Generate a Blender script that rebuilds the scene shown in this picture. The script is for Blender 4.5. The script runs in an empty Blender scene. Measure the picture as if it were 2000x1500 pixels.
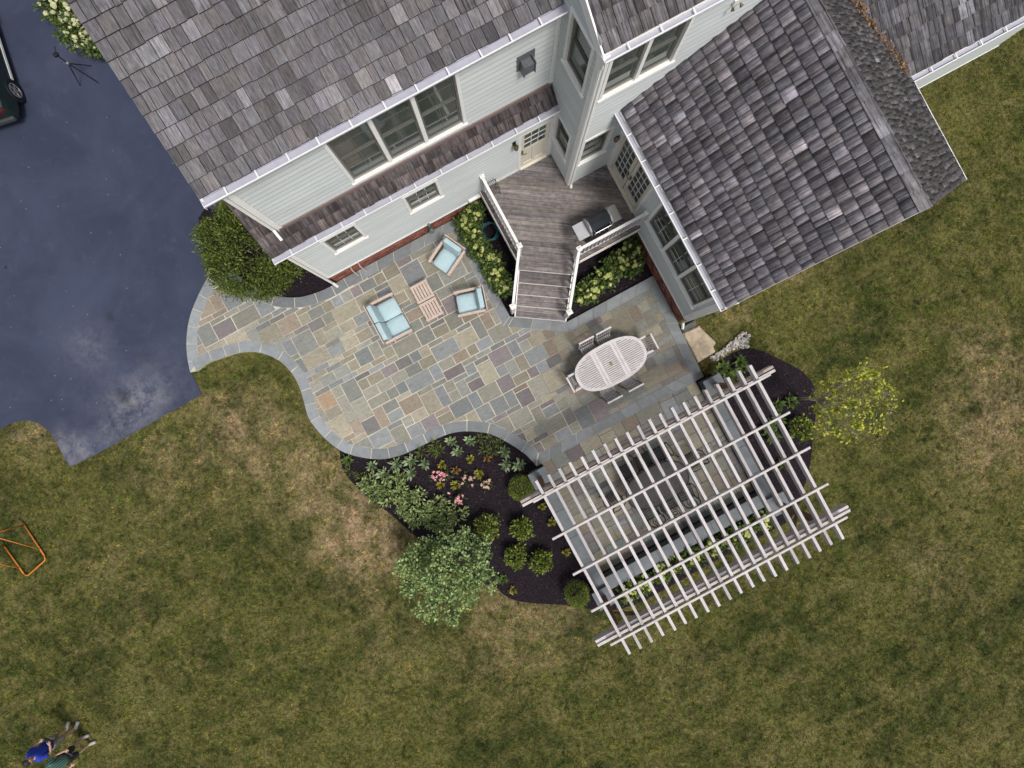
import bpy, bmesh, math, random
import numpy as np
from mathutils import Vector, Matrix, Quaternion
R = random.Random(11)
RN = np.random.default_rng(11)
C = bpy.context.scene.collection
sc = bpy.context.scene
# ------------------------------------------------------------------ camera, sky, sun, exposure
H, F = 16.5, 1031.0                      # drone height above the lawn, focal length in pixels of a 2000 px wide frame
TH = math.radians(28.25); CT, ST = math.cos(TH), math.sin(TH)
cam = bpy.data.cameras.new('camera'); camo = bpy.data.objects.new('camera', cam); C.objects.link(camo)
camo.location = (0, 0, H); camo.rotation_euler = (0, 0, -TH)
cam.sensor_width = 36; cam.lens = F / 2000 * 36; cam.clip_start = .1; cam.clip_end = 600
sc.camera = camo
SUN_EL = math.radians(63); SUN_AZ = math.radians(166)   # azimuth clockwise from +Y
W = bpy.data.worlds.new('World'); sc.world = W; W.use_nodes = True
wn = W.node_tree.nodes; wl = W.node_tree.links
sky = wn.new('ShaderNodeTexSky'); sky.sky_type = 'NISHITA'; sky.sun_disc = False
sky.sun_elevation = SUN_EL; sky.sun_rotation = SUN_AZ; sky.air_density = 1.0; sky.dust_density = 4.0; sky.ozone_density = 1.0
hs = wn.new('ShaderNodeHueSaturation'); hs.inputs['Saturation'].default_value = .38
wl.new(sky.outputs[0], hs.inputs['Color']); wl.new(hs.outputs[0], wn['Background'].inputs[0])
wn['Background'].inputs[1].default_value = .118
sl = bpy.data.lights.new('sun', 'SUN'); slo = bpy.data.objects.new('sun', sl); C.objects.link(slo)
sl.energy = 2.35; sl.angle = math.radians(13); sl.color = (1, .96, .9)
sv = Vector((math.sin(SUN_AZ) * math.cos(SUN_EL), math.cos(SUN_AZ) * math.cos(SUN_EL), math.sin(SUN_EL)))
slo.rotation_euler = sv.to_track_quat('Z', 'Y').to_euler(); slo.location = (0, -20, 40)
sc.view_settings.view_transform = 'Standard'; sc.view_settings.look = 'None'
sc.view_settings.exposure = 0.0; sc.view_settings.gamma = 1

# ------------------------------------------------------------------ helpers
def P(u, v, z=0.0):
    px, py, k = u - 1000, 750 - v, (H - z) / F
    return Vector(((px * CT + py * ST) * k, (-px * ST + py * CT) * k, z))
def P2(u, v, z=0.0): p = P(u, v, z); return (p.x, p.y)
WB = {}
def attach(o, parent):
    o.parent = parent
    if parent and parent.name in WB: o.matrix_parent_inverse = Matrix.Translation(-WB[parent.name])
def tag(o, label=None, cat=None, group=None, kind=None):
    if label: o['label'] = label
    if cat: o['category'] = cat
    if group: o['group'] = group
    if kind: o['kind'] = kind
    return o
def thing(name, label, cat, loc=(0, 0, 0), rz=0, group=None, world=False):
    o = bpy.data.objects.new(name, None); C.objects.link(o); o.empty_display_size = .2
    o.location = loc; o.rotation_euler = (0, 0, rz)
    if world: WB[o.name] = Vector(loc)
    return tag(o, label, cat, group)
def rvec():
    return Vector((R.uniform(-1, 1), R.uniform(-1, 1), R.uniform(-1, 1)))
class MB:
    def __init__(s, col=None): s.v = []; s.f = []; s.c = []; s.col = col; s.anyc = col is not None
    def add(s, vs, fs):
        n = len(s.v); s.v += [tuple(v) for v in vs]; s.f += [tuple(i + n for i in f) for f in fs]
        s.c += [s.col or (1, 1, 1)] * len(vs)
        return s
    def hexa(s, p): return s.add(p, [(0, 3, 2, 1), (4, 5, 6, 7), (0, 1, 5, 4), (1, 2, 6, 5), (2, 3, 7, 6), (3, 0, 4, 7)])
    def box(s, x0, y0, z0, x1, y1, z1, M=None):
        p = [(x0, y0, z0), (x1, y0, z0), (x1, y1, z0), (x0, y1, z0), (x0, y0, z1), (x1, y0, z1), (x1, y1, z1), (x0, y1, z1)]
        if M is not None: p = [M @ Vector(q) for q in p]
        return s.hexa(p)
    def fbox(s, fr, s0, s1, d0, d1, z0, z1):
        return s.hexa([fr(a, d, z) for z in (z0, z1) for a, d in ((s0, d1), (s1, d1), (s1, d0), (s0, d0))])
    def bar(s, a, b, w, h, up=(0, 0, 1)):
        a, b = Vector(a), Vector(b); d = (b - a).normalized(); x = d.cross(Vector(up))
        x = x.normalized() if x.length > 1e-4 else Vector((1, 0, 0)); y = x.cross(d).normalized()
        o = [-x * w / 2 - y * h / 2, x * w / 2 - y * h / 2, x * w / 2 + y * h / 2, -x * w / 2 + y * h / 2]
        return s.hexa([a + q for q in o] + [b + q for q in o])
    def tube(s, pts, r, n=6, closed=False):
        pts = [Vector(p) for p in pts]; m = len(pts); rr = r if isinstance(r, (list, tuple)) else [r] * m
        vs = []; prev = None
        for i, p in enumerate(pts):
            if closed: d = pts[(i + 1) % m] - pts[i - 1]
            else: d = pts[min(i + 1, m - 1)] - pts[max(i - 1, 0)]
            d = d.normalized() if d.length > 1e-9 else Vector((0, 0, 1))
            if prev is None:
                x = d.cross(Vector((0, 0, 1)));
                if x.length < .05: x = d.cross(Vector((1, 0, 0)))
            else:
                x = prev - d * prev.dot(d)
                if x.length < 1e-5: x = d.cross(Vector((1, 0, 0)))
            x.normalize(); prev = x; y = d.cross(x)
            vs += [p + (x * math.cos(2 * math.pi * k / n) + y * math.sin(2 * math.pi * k / n)) * rr[i] for k in range(n)]
        fs = []
        for i in range(m if closed else m - 1):
            j = (i + 1) % m
            fs += [(i * n + k, i * n + (k + 1) % n, j * n + (k + 1) % n, j * n + k) for k in range(n)]
        if not closed: fs += [tuple(range(n))[::-1], tuple((m - 1) * n + k for k in range(n))]
        return s.add(vs, fs)
    def prism(s, poly, z0, z1):
        a = sum(poly[i - 1][0] * poly[i][1] - poly[i][0] * poly[i - 1][1] for i in range(len(poly)))
        if a < 0: poly = poly[::-1]
        n = len(poly)
        return s.add([(x, y, z0) for x, y in poly] + [(x, y, z1) for x, y in poly],
                     [tuple(range(n))[::-1], tuple(range(n, 2 * n))] + [(i, (i + 1) % n, n + (i + 1) % n, n + i) for i in range(n)])
    def lathe(s, prof, n=12, c=(0, 0, 0), M=None):
        vs = [Vector((r * math.cos(2 * math.pi * k / n), r * math.sin(2 * math.pi * k / n), z)) + Vector(c) for r, z in prof for k in range(n)]
        if M is not None: vs = [M @ v for v in vs]
        m = len(prof)
        fs = [(i * n + k, i * n + (k + 1) % n, (i + 1) * n + (k + 1) % n, (i + 1) * n + k) for i in range(m - 1) for k in range(n)]
        return s.add(vs, fs + [tuple(range(n))[::-1], tuple((m - 1) * n + k for k in range(n))])
    def rbox(s, dx, dy, dz, r, M, seg=3, puff=0):
        bm = bmesh.new(); bmesh.ops.create_cube(bm, size=1)
        bmesh.ops.scale(bm, vec=(dx, dy, dz), verts=bm.verts)
        if puff:
            bmesh.ops.subdivide_edges(bm, edges=bm.edges, cuts=3, use_grid_fill=True)
        else: bmesh.ops.bevel(bm, geom=bm.edges[:], offset=r, segments=seg, profile=.5, affect='EDGES')
        if puff:
            for v in bm.verts:
                x, y, z = v.co.x / dx * 2, v.co.y / dy * 2, v.co.z / dz * 2
                q = Vector((v.co.x, v.co.y, v.co.z))
                t = max(abs(x), abs(y))
                q.z *= 1 + puff * (1 - x * x) * (1 - y * y) - .25 * t ** 6
                q.x *= 1 - .08 * abs(z) ** 4 - .05 * abs(y) ** 4 * abs(x); q.y *= 1 - .08 * abs(z) ** 4 - .05 * abs(x) ** 4 * abs(y)
                v.co = q
        bm.verts.index_update()
        s.add([M @ v.co for v in bm.verts], [tuple(v.index for v in f.verts) for f in bm.faces]); bm.free()
        return s
    def mesh(s, name):
        me = bpy.data.meshes.new(name); me.from_pydata(s.v, [], s.f)
        if s.anyc:
            a = me.color_attributes.new('Col', 'FLOAT_COLOR', 'POINT')
            arr = np.ones((len(s.v), 4), np.float32); arr[:, :3] = s.c; a.data.foreach_set('color', arr.ravel())
        return me
    def build(s, name, mat, parent=None, loc=None, rz=0, smooth=False, color=None):
        return link(name, s.mesh(name), mat, parent, loc, rz, smooth, color)
def link(name, me, mat, parent=None, loc=None, rz=0, smooth=False, color=None):
    if mat is not None and not me.materials: me.materials.append(mat)
    if smooth: me.polygons.foreach_set('use_smooth', [True] * len(me.polygons))
    o = bpy.data.objects.new(name, me); C.objects.link(o)
    if loc: o.location = loc
    if rz: o.rotation_euler = (0, 0, rz)
    if parent: attach(o, parent)
    if color: o.color = (*color, 1)
    return o
def Tm(x=0, y=0, z=0, rx=0, ry=0, rz=0):
    return Matrix.Translation((x, y, z)) @ Matrix.Rotation(rz, 4, 'Z') @ Matrix.Rotation(ry, 4, 'Y') @ Matrix.Rotation(rx, 4, 'X')
def copy_tree(o, parent=None, label=None):
    c = o.copy(); C.objects.link(c)
    if parent: c.parent = parent
    if label: c['label'] = label
    for ch in o.children: copy_tree(ch, c)
    return c
def clip(poly, clipper):
    """Sutherland-Hodgman: any polygon cut by a convex counter-clockwise one"""
    out = list(poly)
    for i in range(len(clipper)):
        a, b = clipper[i - 1], clipper[i]; inp, out = out, []
        if not inp: return []
        sd = lambda p: (b[0] - a[0]) * (p[1] - a[1]) - (b[1] - a[1]) * (p[0] - a[0])
        for j in range(len(inp)):
            p, q = inp[j - 1], inp[j]; sp, sq = sd(p), sd(q)
            if (sp >= 0) != (sq >= 0):
                t = sp / (sp - sq); out.append((p[0] + (q[0] - p[0]) * t, p[1] + (q[1] - p[1]) * t))
            if sq >= 0: out.append(q)
    res = []
    for p in out:
        if not res or math.hypot(p[0] - res[-1][0], p[1] - res[-1][1]) > 2e-3: res.append(p)
    if len(res) > 2 and math.hypot(res[0][0] - res[-1][0], res[0][1] - res[-1][1]) < 2e-3: res.pop()
    return res if len(res) > 2 else []
def area(p): return .5 * sum(p[i - 1][0] * p[i][1] - p[i][0] * p[i - 1][1] for i in range(len(p)))
def ccw(p): return list(p) if area(p) > 0 else list(p)[::-1]
def resample(poly, step, closed=True):
    out = []; n = len(poly)
    for i in range(n if closed else n - 1):
        a, b = poly[i], poly[(i + 1) % n]; m = max(1, round(math.dist(a, b) / step))
        out += [(a[0] + (b[0] - a[0]) * k / m, a[1] + (b[1] - a[1]) * k / m) for k in range(m)]
    if not closed: out.append(poly[-1])
    return out
def smooth_line(pts, n=4):
    """Catmull-Rom through points"""
    out = []
    for i in range(len(pts) - 1):
        p0, p1, p2, p3 = pts[max(i - 1, 0)], pts[i], pts[i + 1], pts[min(i + 2, len(pts) - 1)]
        for k in range(n):
            t = k / n
            out.append(tuple(.5 * (2 * p1[j] + (p2[j] - p0[j]) * t + (2 * p0[j] - 5 * p1[j] + 4 * p2[j] - p3[j]) * t * t + (3 * p1[j] - p0[j] - 3 * p2[j] + p3[j]) * t ** 3) for j in range(2)))
    return out + [pts[-1]]
def inside(x, y, poly):
    r = np.zeros(len(x), bool); n = len(poly)
    for i in range(n):
        (x0, y0), (x1, y1) = poly[i - 1], poly[i]
        if y0 == y1: continue
        c = ((y0 > y) != (y1 > y)) & (x < (x1 - x0) * (y - y0) / (y1 - y0) + x0); r ^= c
    return r

# ------------------------------------------------------------------ materials
def nt(name):
    m = bpy.data.materials.new(name); m.use_nodes = True; t = m.node_tree; b = t.nodes['Principled BSDF']
    return m, t, b, (lambda k, **kw: mk(t, k, **kw)), t.links.new
def mk(t, k, **kw):
    n = t.nodes.new('ShaderNode' + k)
    for a, v in kw.items():
        if hasattr(n, a): setattr(n, a, v)
        else: n.inputs[a.replace('_', ' ')].default_value = v
    return n
def coords(t, L, N, stretch=(1, 1, 1), attr=None):
    if attr: src = N('Attribute', attribute_name=attr).outputs['Vector']
    else: src = N('TexCoord').outputs['Object']
    oi = N('ObjectInfo'); m = N('VectorMath', operation='MULTIPLY_ADD'); L(oi.outputs['Random'], m.inputs[0])
    m.inputs[1].default_value = (37, 53, 71); L(src, m.inputs[2])
    mp = N('Mapping'); mp.inputs['Scale'].default_value = stretch; L(m.outputs[0], mp.inputs['Vector']); return mp.outputs[0]
def noise(N, L, vec, scale, detail=4, rough=.6, dist=0):
    n = N('TexNoise'); n.inputs['Scale'].default_value = scale; n.inputs['Detail'].default_value = detail
    n.inputs['Roughness'].default_value = rough; n.inputs['Distortion'].default_value = dist; L(vec, n.inputs['Vector']); return n.outputs['Fac']
def rng(N, L, x, a, b, c, d):
    n = N('MapRange'); n.inputs[1].default_value = a; n.inputs[2].default_value = b; n.inputs[3].default_value = c; n.inputs[4].default_value = d
    L(x, n.inputs[0]); return n.outputs[0]
def mixc(N, L, fac, a, b, bt='MIX'):
    n = N('MixRGB', blend_type=bt)
    for i, x in ((0, fac), (1, a), (2, b)):
        if hasattr(x, 'links'): L(x, n.inputs[i])
        elif i == 0: n.inputs[0].default_value = x
        else: n.inputs[i].default_value = (*x, 1)
    return n.outputs[0]
def gray(N, L, x):
    n = N('CombineColor')
    for i in range(3): L(x, n.inputs[i])
    return n.outputs[0]
def bumpn(t, N, L, b, h, strength, dist=.02):
    n = N('Bump'); n.inputs['Strength'].default_value = strength; n.inputs['Distance'].default_value = dist; L(h, n.inputs['Height']); L(n.outputs[0], b.inputs['Normal'])
def M(name, col, rough=.7, var=.15, scale=6, bump=0, bscale=40, metal=0, spec=.4, src=None, stretch=(1, 1, 1), dirt=None, dscale=2, dlo=.55, dhi=.75, damt=.7):
    m, t, b, N, L = nt(name); v = coords(t, L, N, stretch)
    base = {'obj': lambda: N('ObjectInfo').outputs['Color'], 'attr': lambda: N('Attribute', attribute_name='Col').outputs['Color']}.get(src, lambda: col)()
    if src and col != (1, 1, 1): base = mixc(N, L, 1, base, col, 'MULTIPLY')
    c = mixc(N, L, 1, base, gray(N, L, rng(N, L, noise(N, L, v, scale), .25, .75, 1 - var, 1 + var)), 'MULTIPLY')
    if dirt: c = mixc(N, L, rng(N, L, noise(N, L, v, dscale, 6, .7), dlo, dhi, 0, damt), c, dirt)
    L(c, b.inputs['Base Color']); b.inputs['Roughness'].default_value = rough; b.inputs['Metallic'].default_value = metal
    b.inputs['Specular IOR Level'].default_value = spec
    if bump: bumpn(t, N, L, b, noise(N, L, v, bscale, 3), bump)
    return m
MAT = {}
MAT['trim'] = M('white_painted_trim', (.8, .795, .77), .5, .06, 3, dirt=(.4, .38, .33), dscale=3, dlo=.6, dhi=.85, damt=.35)
MAT['siding'] = M('pale_blue_grey_siding', (.58, .614, .614), .6, .06, 1.2, src='attr', stretch=(1, 1, 3), dirt=(.4, .44, .42), dscale=.9, dlo=.5, dhi=.8, damt=.35)
MAT['gutter'] = M('aluminium_gutter', (.43, .43, .5), .4, .14, 4, dirt=(.22, .21, .23), dscale=4, dlo=.55, dhi=.8, damt=.5)
MAT['gutterlip'] = M('white_gutter_metal', (.78, .78, .78), .35, .05, 3)
MAT['glass'] = M('window_glass', (.06, .072, .062), .05, .3, 2, spec=.6)
MAT['sash'] = M('grey_screen_frame', (.12, .12, .11), .5, .1, 8)
MAT['screen'] = M('window_jamb', (.26, .25, .23), .6, .1, 8)
MAT['muntin'] = M('muntin_white', (.66, .66, .62), .5, .05, 5)
MAT['door'] = M('cream_door_paint', (.66, .62, .52), .45, .06, 3)
MAT['brass'] = M('aged_brass', (.2, .15, .07), .4, .3, 30, metal=.8)
MAT['black'] = M('black_metal', (.012, .012, .014), .45, .3, 20)
MAT['iron'] = M('dark_bronze_iron', (.009, .008, .009), .6, .3, 20)
MAT['mortar'] = M('mortar_joint', (.56, .52, .43), .95, .2, 1.1, bump=.3, bscale=60, dirt=(.16, .14, .12), dscale=.5, dlo=.52, dhi=.66, damt=.8)
MAT['darkmortar'] = M('mossy_joint', (.1, .09, .08), .95, .3, 3, bump=.3, bscale=60)
MAT['brick'] = M('red_brick', (1, 1, 1), .85, .25, 30, src='attr', bump=.3, bscale=80)
MAT['ironstone'] = M('weathered_steel', (.3, .3, .32), .4, .2, 9, metal=.5)
MAT['teak'] = M('weathered_pinkish_teak', (.52, .4, .34), .7, .18, 4, stretch=(4, 4, 18), bump=.15, bscale=30, dirt=(.6, .53, .48), dscale=3, dlo=.45, dhi=.7, damt=.6)
MAT['greyteak'] = M('grey_weathered_teak', (.56, .52, .53), .7, .15, 5, dirt=(.66, .63, .65), dscale=6, dlo=.45, dhi=.6, damt=.6)
MAT['chairteak'] = M('dull_grey_chair_teak', (.27, .25, .25), .75, .2, 8, dirt=(.42, .4, .41), dscale=8, dlo=.45, dhi=.7, damt=.6)
MAT['cushion'] = M('pale_aqua_cushion', (.42, .56, .6), .9, .07, 5, bump=.12, bscale=12)
MAT['orange'] = M('orange_tube', (.62, .2, .03), .4, .12, 8)
MAT['white_paint'] = M('weathered_white_paint', (.62, .59, .6), .6, .12, 6, src=None, dirt=(.24, .19, .155), dscale=6, dlo=.56, dhi=.7, damt=.75)
MAT['rafter'] = M('weathered_rafter_paint', (1, 1, 1), .65, .16, 9, src='obj', stretch=(6, 1, 6), bump=.2, bscale=20, dirt=(.25, .19, .15), dscale=2.2, dlo=.55, dhi=.68, damt=.8)
MAT['beam'] = M('pinkish_weathered_beam', (.34, .27, .24), .75, .2, 6, dirt=(.5, .46, .45), dscale=4, dlo=.45, dhi=.65, damt=.7)
MAT['batten'] = M('weathered_batten', (.56, .52, .51), .7, .14, 7, dirt=(.3, .26, .24), dscale=6, dlo=.5, dhi=.7, damt=.6)
MAT['stain'] = M('brown_stained_timber', (.16, .09, .055), .8, .35, 5, stretch=(2, 2, 8), dirt=(.3, .22, .16), dscale=4, dlo=.5, dhi=.75, damt=.6)
MAT['bluestone'] = M('bluestone', (1, 1, 1), .8, .16, 5, src='obj', bump=.25, bscale=14, dirt=(.2, .19, .17), dscale=2.2, dlo=.52, dhi=.8, damt=.4)
MAT['wallstone'] = M('wall_stone', (1, 1, 1), .9, .22, 7, src='obj', bump=.6, bscale=20)
MAT['pebble'] = M('pebble', (1, 1, 1), .7, .12, 12, src='attr')
MAT['boulder'] = M('tan_sandstone', (.4, .33, .25), .9, .2, 5, bump=.8, bscale=14, dirt=(.62, .5, .33), dscale=3.2, dlo=.45, dhi=.6, damt=.7)
MAT['leaf'] = M('leaf', (1, 1, 1), .55, .15, 20, src='attr', spec=.25)
MAT['bark'] = M('bark', (.16, .13, .1), .9, .3, 12, bump=.5, bscale=30)
MAT['paleb'] = M('pale_bark', (.4, .37, .31), .9, .25, 12, bump=.4, bscale=30)
MAT['flower'] = M('flower_head', (1, 1, 1), .8, .25, 30, src='obj', bump=.8, bscale=45)
MAT['hose'] = M('teal_hose', (.02, .12, .13), .4, .1, 9)
MAT['chips'] = M('bark_chip', (1, 1, 1), .95, .2, 30, src='attr')
MAT['deadleaf'] = M('dead_leaf', (1, 1, 1), .9, .2, 30, src='attr')
def leafmat():
    m = MAT['leaf']; b = m.node_tree.nodes['Principled BSDF']
    b.inputs['Subsurface Weight'].default_value = 0
leafmat()
def glassy():
    b = MAT['glass'].node_tree.nodes['Principled BSDF']; b.inputs['IOR'].default_value = 1.52
glassy()
def wood(name, src, col, grain=(34, 3, 10), attr=None, streak=.5, bump=.35):
    m, t, b, N, L = nt(name); v = coords(t, L, N, grain, attr); v2 = coords(t, L, N, (1, 1, 1), attr)
    base = N('ObjectInfo').outputs['Color'] if src == 'obj' else N('Attribute', attribute_name='Col').outputs['Color']
    if col != (1, 1, 1): base = mixc(N, L, 1, base, col, 'MULTIPLY')
    st = noise(N, L, v, 1.0, 4, .65)
    c = mixc(N, L, 1, base, gray(N, L, rng(N, L, st, .28, .72, 1 - streak, 1 + streak)), 'MULTIPLY')
    c = mixc(N, L, 1, c, gray(N, L, rng(N, L, noise(N, L, v2, 7, 3), .3, .7, .72, 1.28)), 'MULTIPLY')
    L(c, b.inputs['Base Color']); b.inputs['Roughness'].default_value = .9; b.inputs['Specular IOR Level'].default_value = .2
    bumpn(t, N, L, b, st, bump, .01)
    return m
MAT['shingle'] = wood('cedar_shingle', 'obj', (1, 1, 1), (30, 1.2, 4), streak=.72)
MAT['shingles'] = wood('cedar_shingle_field', 'attr', (1, 1, 1), (30, 1.2, 4), attr='uvw', streak=.72)
MAT['butt'] = M('shingle_end_grain_with_shade', (.028, .024, .025), .95, .3, 20)  # weathered end grain, near-black so course and gap shadows are in the colour
MAT['deck'] = wood('weathered_deck_board', 'obj', (1, 1, 1), (1.4, 26, 8), streak=.42)
def flagmat():
    m, t, b, N, L = nt('flagstone'); v = coords(t, L, N); v2 = coords(t, L, N, (1, 2.6, 1))
    base = N('ObjectInfo').outputs['Color']
    n1 = noise(N, L, v, 2.4, 6, .65, .6); n2 = noise(N, L, v2, 6, 5, .7, .4); n3 = noise(N, L, v, 24, 3)
    c = mixc(N, L, 1, base, gray(N, L, rng(N, L, n2, .25, .75, .74, 1.24)), 'MULTIPLY')
    c = mixc(N, L, rng(N, L, n1, .5, .78, 0, .5), c, (.19, .17, .135)); c = mixc(N, L, rng(N, L, n1, .46, .25, 0, .5), c, (.21, .225, .23))
    c = mixc(N, L, 1, c, gray(N, L, rng(N, L, n3, .3, .7, .88, 1.12)), 'MULTIPLY')
    L(c, b.inputs['Base Color']); b.inputs['Roughness'].default_value = .82; b.inputs['Specular IOR Level'].default_value = .3
    bumpn(t, N, L, b, n2, .35, .015); return m
MAT['flag'] = flagmat()
def lawnmat(name, blade):
    m, t, b, N, L = nt(name); v = N('TexCoord').outputs['Object']
    if blade: dry = N('Attribute', attribute_name='dry').outputs['Fac']
    else: dry = N('Attribute', attribute_name='dry').outputs['Fac']
    big = noise(N, L, v, .34, 5, .62, .8); mid = noise(N, L, v, 1.5, 5, .7, .5); fine = noise(N, L, v, 9, 4, .75)
    stv = N('Mapping'); stv.inputs['Scale'].default_value = (.16, 1.5, 1); stv.inputs['Rotation'].default_value = (0, 0, .35); L(v, stv.inputs['Vector']); mow = noise(N, L, stv.outputs[0], .9, 5, .65, .9)
    c = mixc(N, L, rng(N, L, big, .38, .6, 0, 1), (.04, .05, .013), (.1, .1, .028))
    c = mixc(N, L, rng(N, L, mow, .5, .68, 0, .6), c, (.135, .12, .042)); c = mixc(N, L, rng(N, L, mow, .44, .3, 0, .6), c, (.026, .038, .01))
    c = mixc(N, L, rng(N, L, mid, .48, .72, 0, .62), c, (.185, .15, .063))
    c = mixc(N, L, rng(N, L, mid, .46, .28, 0, .7), c, (.026, .036, .011))
    dd = N('Math', operation='MULTIPLY_ADD'); L(dry, dd.inputs[0]); L(rng(N, L, mid, .36, .64, .12, 1.7), dd.inputs[1]); dd.inputs[2].default_value = 0
    cl = N('Clamp'); L(dd.outputs[0], cl.inputs[0])
    c = mixc(N, L, cl.outputs[0], c, (.33, .235, .14))
    c = mixc(N, L, 1, c, gray(N, L, rng(N, L, fine, .3, .7, .42, 1.6)), 'MULTIPLY')
    if blade: c = mixc(N, L, 1, c, N('Attribute', attribute_name='Col').outputs['Color'], 'MULTIPLY')
    L(c, b.inputs['Base Color']); b.inputs['Roughness'].default_value = .9; b.inputs['Specular IOR Level'].default_value = .1
    if not blade: bumpn(t, N, L, b, noise(N, L, v, 30, 3), .8, .03)
    return m
MAT['lawn'] = lawnmat('lawn_ground', False); MAT['grass'] = lawnmat('grass_blade', True)
def asphalt():
    m, t, b, N, L = nt('sealed_asphalt'); v = N('TexCoord').outputs['Object']
    big = noise(N, L, v, .4, 5, .6, .5); mid = noise(N, L, v, 2.2, 7, .72, .4); fine = noise(N, L, v, 70, 3)
    c = mixc(N, L, rng(N, L, big, .35, .65, 0, 1), (.034, .042, .076), (.052, .063, .108))
    c = mixc(N, L, rng(N, L, mid, .56, .8, 0, .25), c, (.15, .155, .19))
    w = N('Attribute', attribute_name='wear').outputs['Fac']; mu = N('Math', operation='MULTIPLY', use_clamp=True); L(w, mu.inputs[0]); L(rng(N, L, noise(N, L, v, 2.0, 12, .82, .2), .4, .78, 0, 1.0), mu.inputs[1])
    c = mixc(N, L, mu.outputs[0], c, (.3, .29, .31))
    sp = N('TexVoronoi'); sp.inputs['Scale'].default_value = 2.6; L(v, sp.inputs['Vector'])
    c = mixc(N, L, rng(N, L, sp.outputs['Distance'], .03, .06, .6, 0), c, (.3, .3, .3))
    sp2 = N('TexVoronoi'); sp2.inputs['Scale'].default_value = .8; ad = N('VectorMath', operation='ADD'); ad.inputs[1].default_value = (3.3, 7.1, 0); L(v, ad.inputs[0]); L(ad.outputs[0], sp2.inputs['Vector'])
    c = mixc(N, L, rng(N, L, sp2.outputs['Distance'], .03, .06, .8, 0), c, (.012, .012, .014))
    c = mixc(N, L, 1, c, gray(N, L, rng(N, L, fine, .3, .7, .8, 1.2)), 'MULTIPLY')
    st = N('Attribute', attribute_name='stain').outputs['Fac']; c = mixc(N, L, st, c, (.008, .008, .009))
    L(c, b.inputs['Base Color']); b.inputs['Roughness'].default_value = .75; b.inputs['Specular IOR Level'].default_value = .25
    bumpn(t, N, L, b, fine, .35, .01); return m
MAT['asphalt'] = asphalt()
MAT['mulch'] = M('dark_mulch', (.018, .013, .018), .95, .6, 18, bump=1, bscale=45, spec=.15, dirt=(.045, .03, .03), dscale=22, dlo=.55, dhi=.7, damt=.7)

# ------------------------------------------------------------------ foliage
def raw_mesh(name, V, tri, col, mat, parent=None, loc=None, extra=None, quad=False):
    me = bpy.data.meshes.new(name); n = len(V); k = 4 if quad else 3; nf = len(tri)
    me.vertices.add(n); me.vertices.foreach_set('co', np.ascontiguousarray(V, np.float32).ravel())
    me.loops.add(nf * k); me.loops.foreach_set('vertex_index', np.ascontiguousarray(tri, np.int32).ravel())
    me.polygons.add(nf); me.polygons.foreach_set('loop_start', np.arange(nf, dtype=np.int32) * k)
    me.update(calc_edges=True)
    if col is not None:
        a = me.color_attributes.new('Col', 'FLOAT_COLOR', 'POINT'); arr = np.ones((n, 4), np.float32); arr[:, :3] = col; a.data.foreach_set('color', arr.ravel())
    for kx, ar in (extra or {}).items():
        a = me.attributes.new(kx, 'FLOAT', 'POINT'); a.data.foreach_set('value', np.asarray(ar, np.float32))
    me.validate()
    return link(name, me, mat, parent, loc)
def unit(a): return a / np.maximum(np.linalg.norm(a, axis=1, keepdims=True), 1e-6)
def leaves(pts, out, size, aspect, cols, spread=.7, up=.5, rng_=RN):
    """one folded diamond per point: returns verts, quads, colours"""
    n = len(pts); d = unit(out + rng_.normal(0, spread, (n, 3))); nr = unit(rng_.normal(0, .6, (n, 3)) + np.array([0, 0, up]) + out * .3)
    sd = unit(np.cross(d, nr)); nn = np.cross(sd, d); Ls = size * rng_.uniform(.6, 1.25, (n, 1)); w = Ls * aspect * .5
    V = np.stack([pts, pts + d * Ls * .5 + sd * w + nn * w * .35, pts + d * Ls, pts + d * Ls * .5 - sd * w + nn * w * .35], 1).reshape(-1, 3)
    q = np.arange(n * 4).reshape(-1, 4)
    pal = np.array(cols); c = pal[rng_.integers(0, len(pal), n)] * rng_.uniform(.7, 1.3, (n, 1))
    return V, q, np.repeat(c, 4, 0)
def clump_points(centers, outs, per, rad):
    n = len(centers); c = np.repeat(centers, per, 0); o = np.repeat(outs, per, 0)
    p = RN.normal(0, 1, (n * per, 3)) * rad; return c + p, unit(o + p / rad * .5)
def shell(nc, rx, ry, rz, lump=.18, zmin=-.1, seed=0, freq=2.3, thick=.25):
    d = unit(RN.normal(0, 1, (nc * 3, 3))); d = d[d[:, 2] > zmin][:nc]
    ph = np.array([seed * 1.7, seed * .9, seed * 2.3])
    l = 1 + lump * (np.sin(d[:, 0] * freq * 2 + ph[0]) * np.cos(d[:, 1] * freq * 2.3 + ph[1]) + .6 * np.sin(d[:, 2] * 5 + d[:, 0] * 4 + ph[2]))
    r = l * (1 - thick * RN.random(len(d)) ** 1.5)
    return d * r[:, None] * np.array([rx, ry, rz]), d
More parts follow.
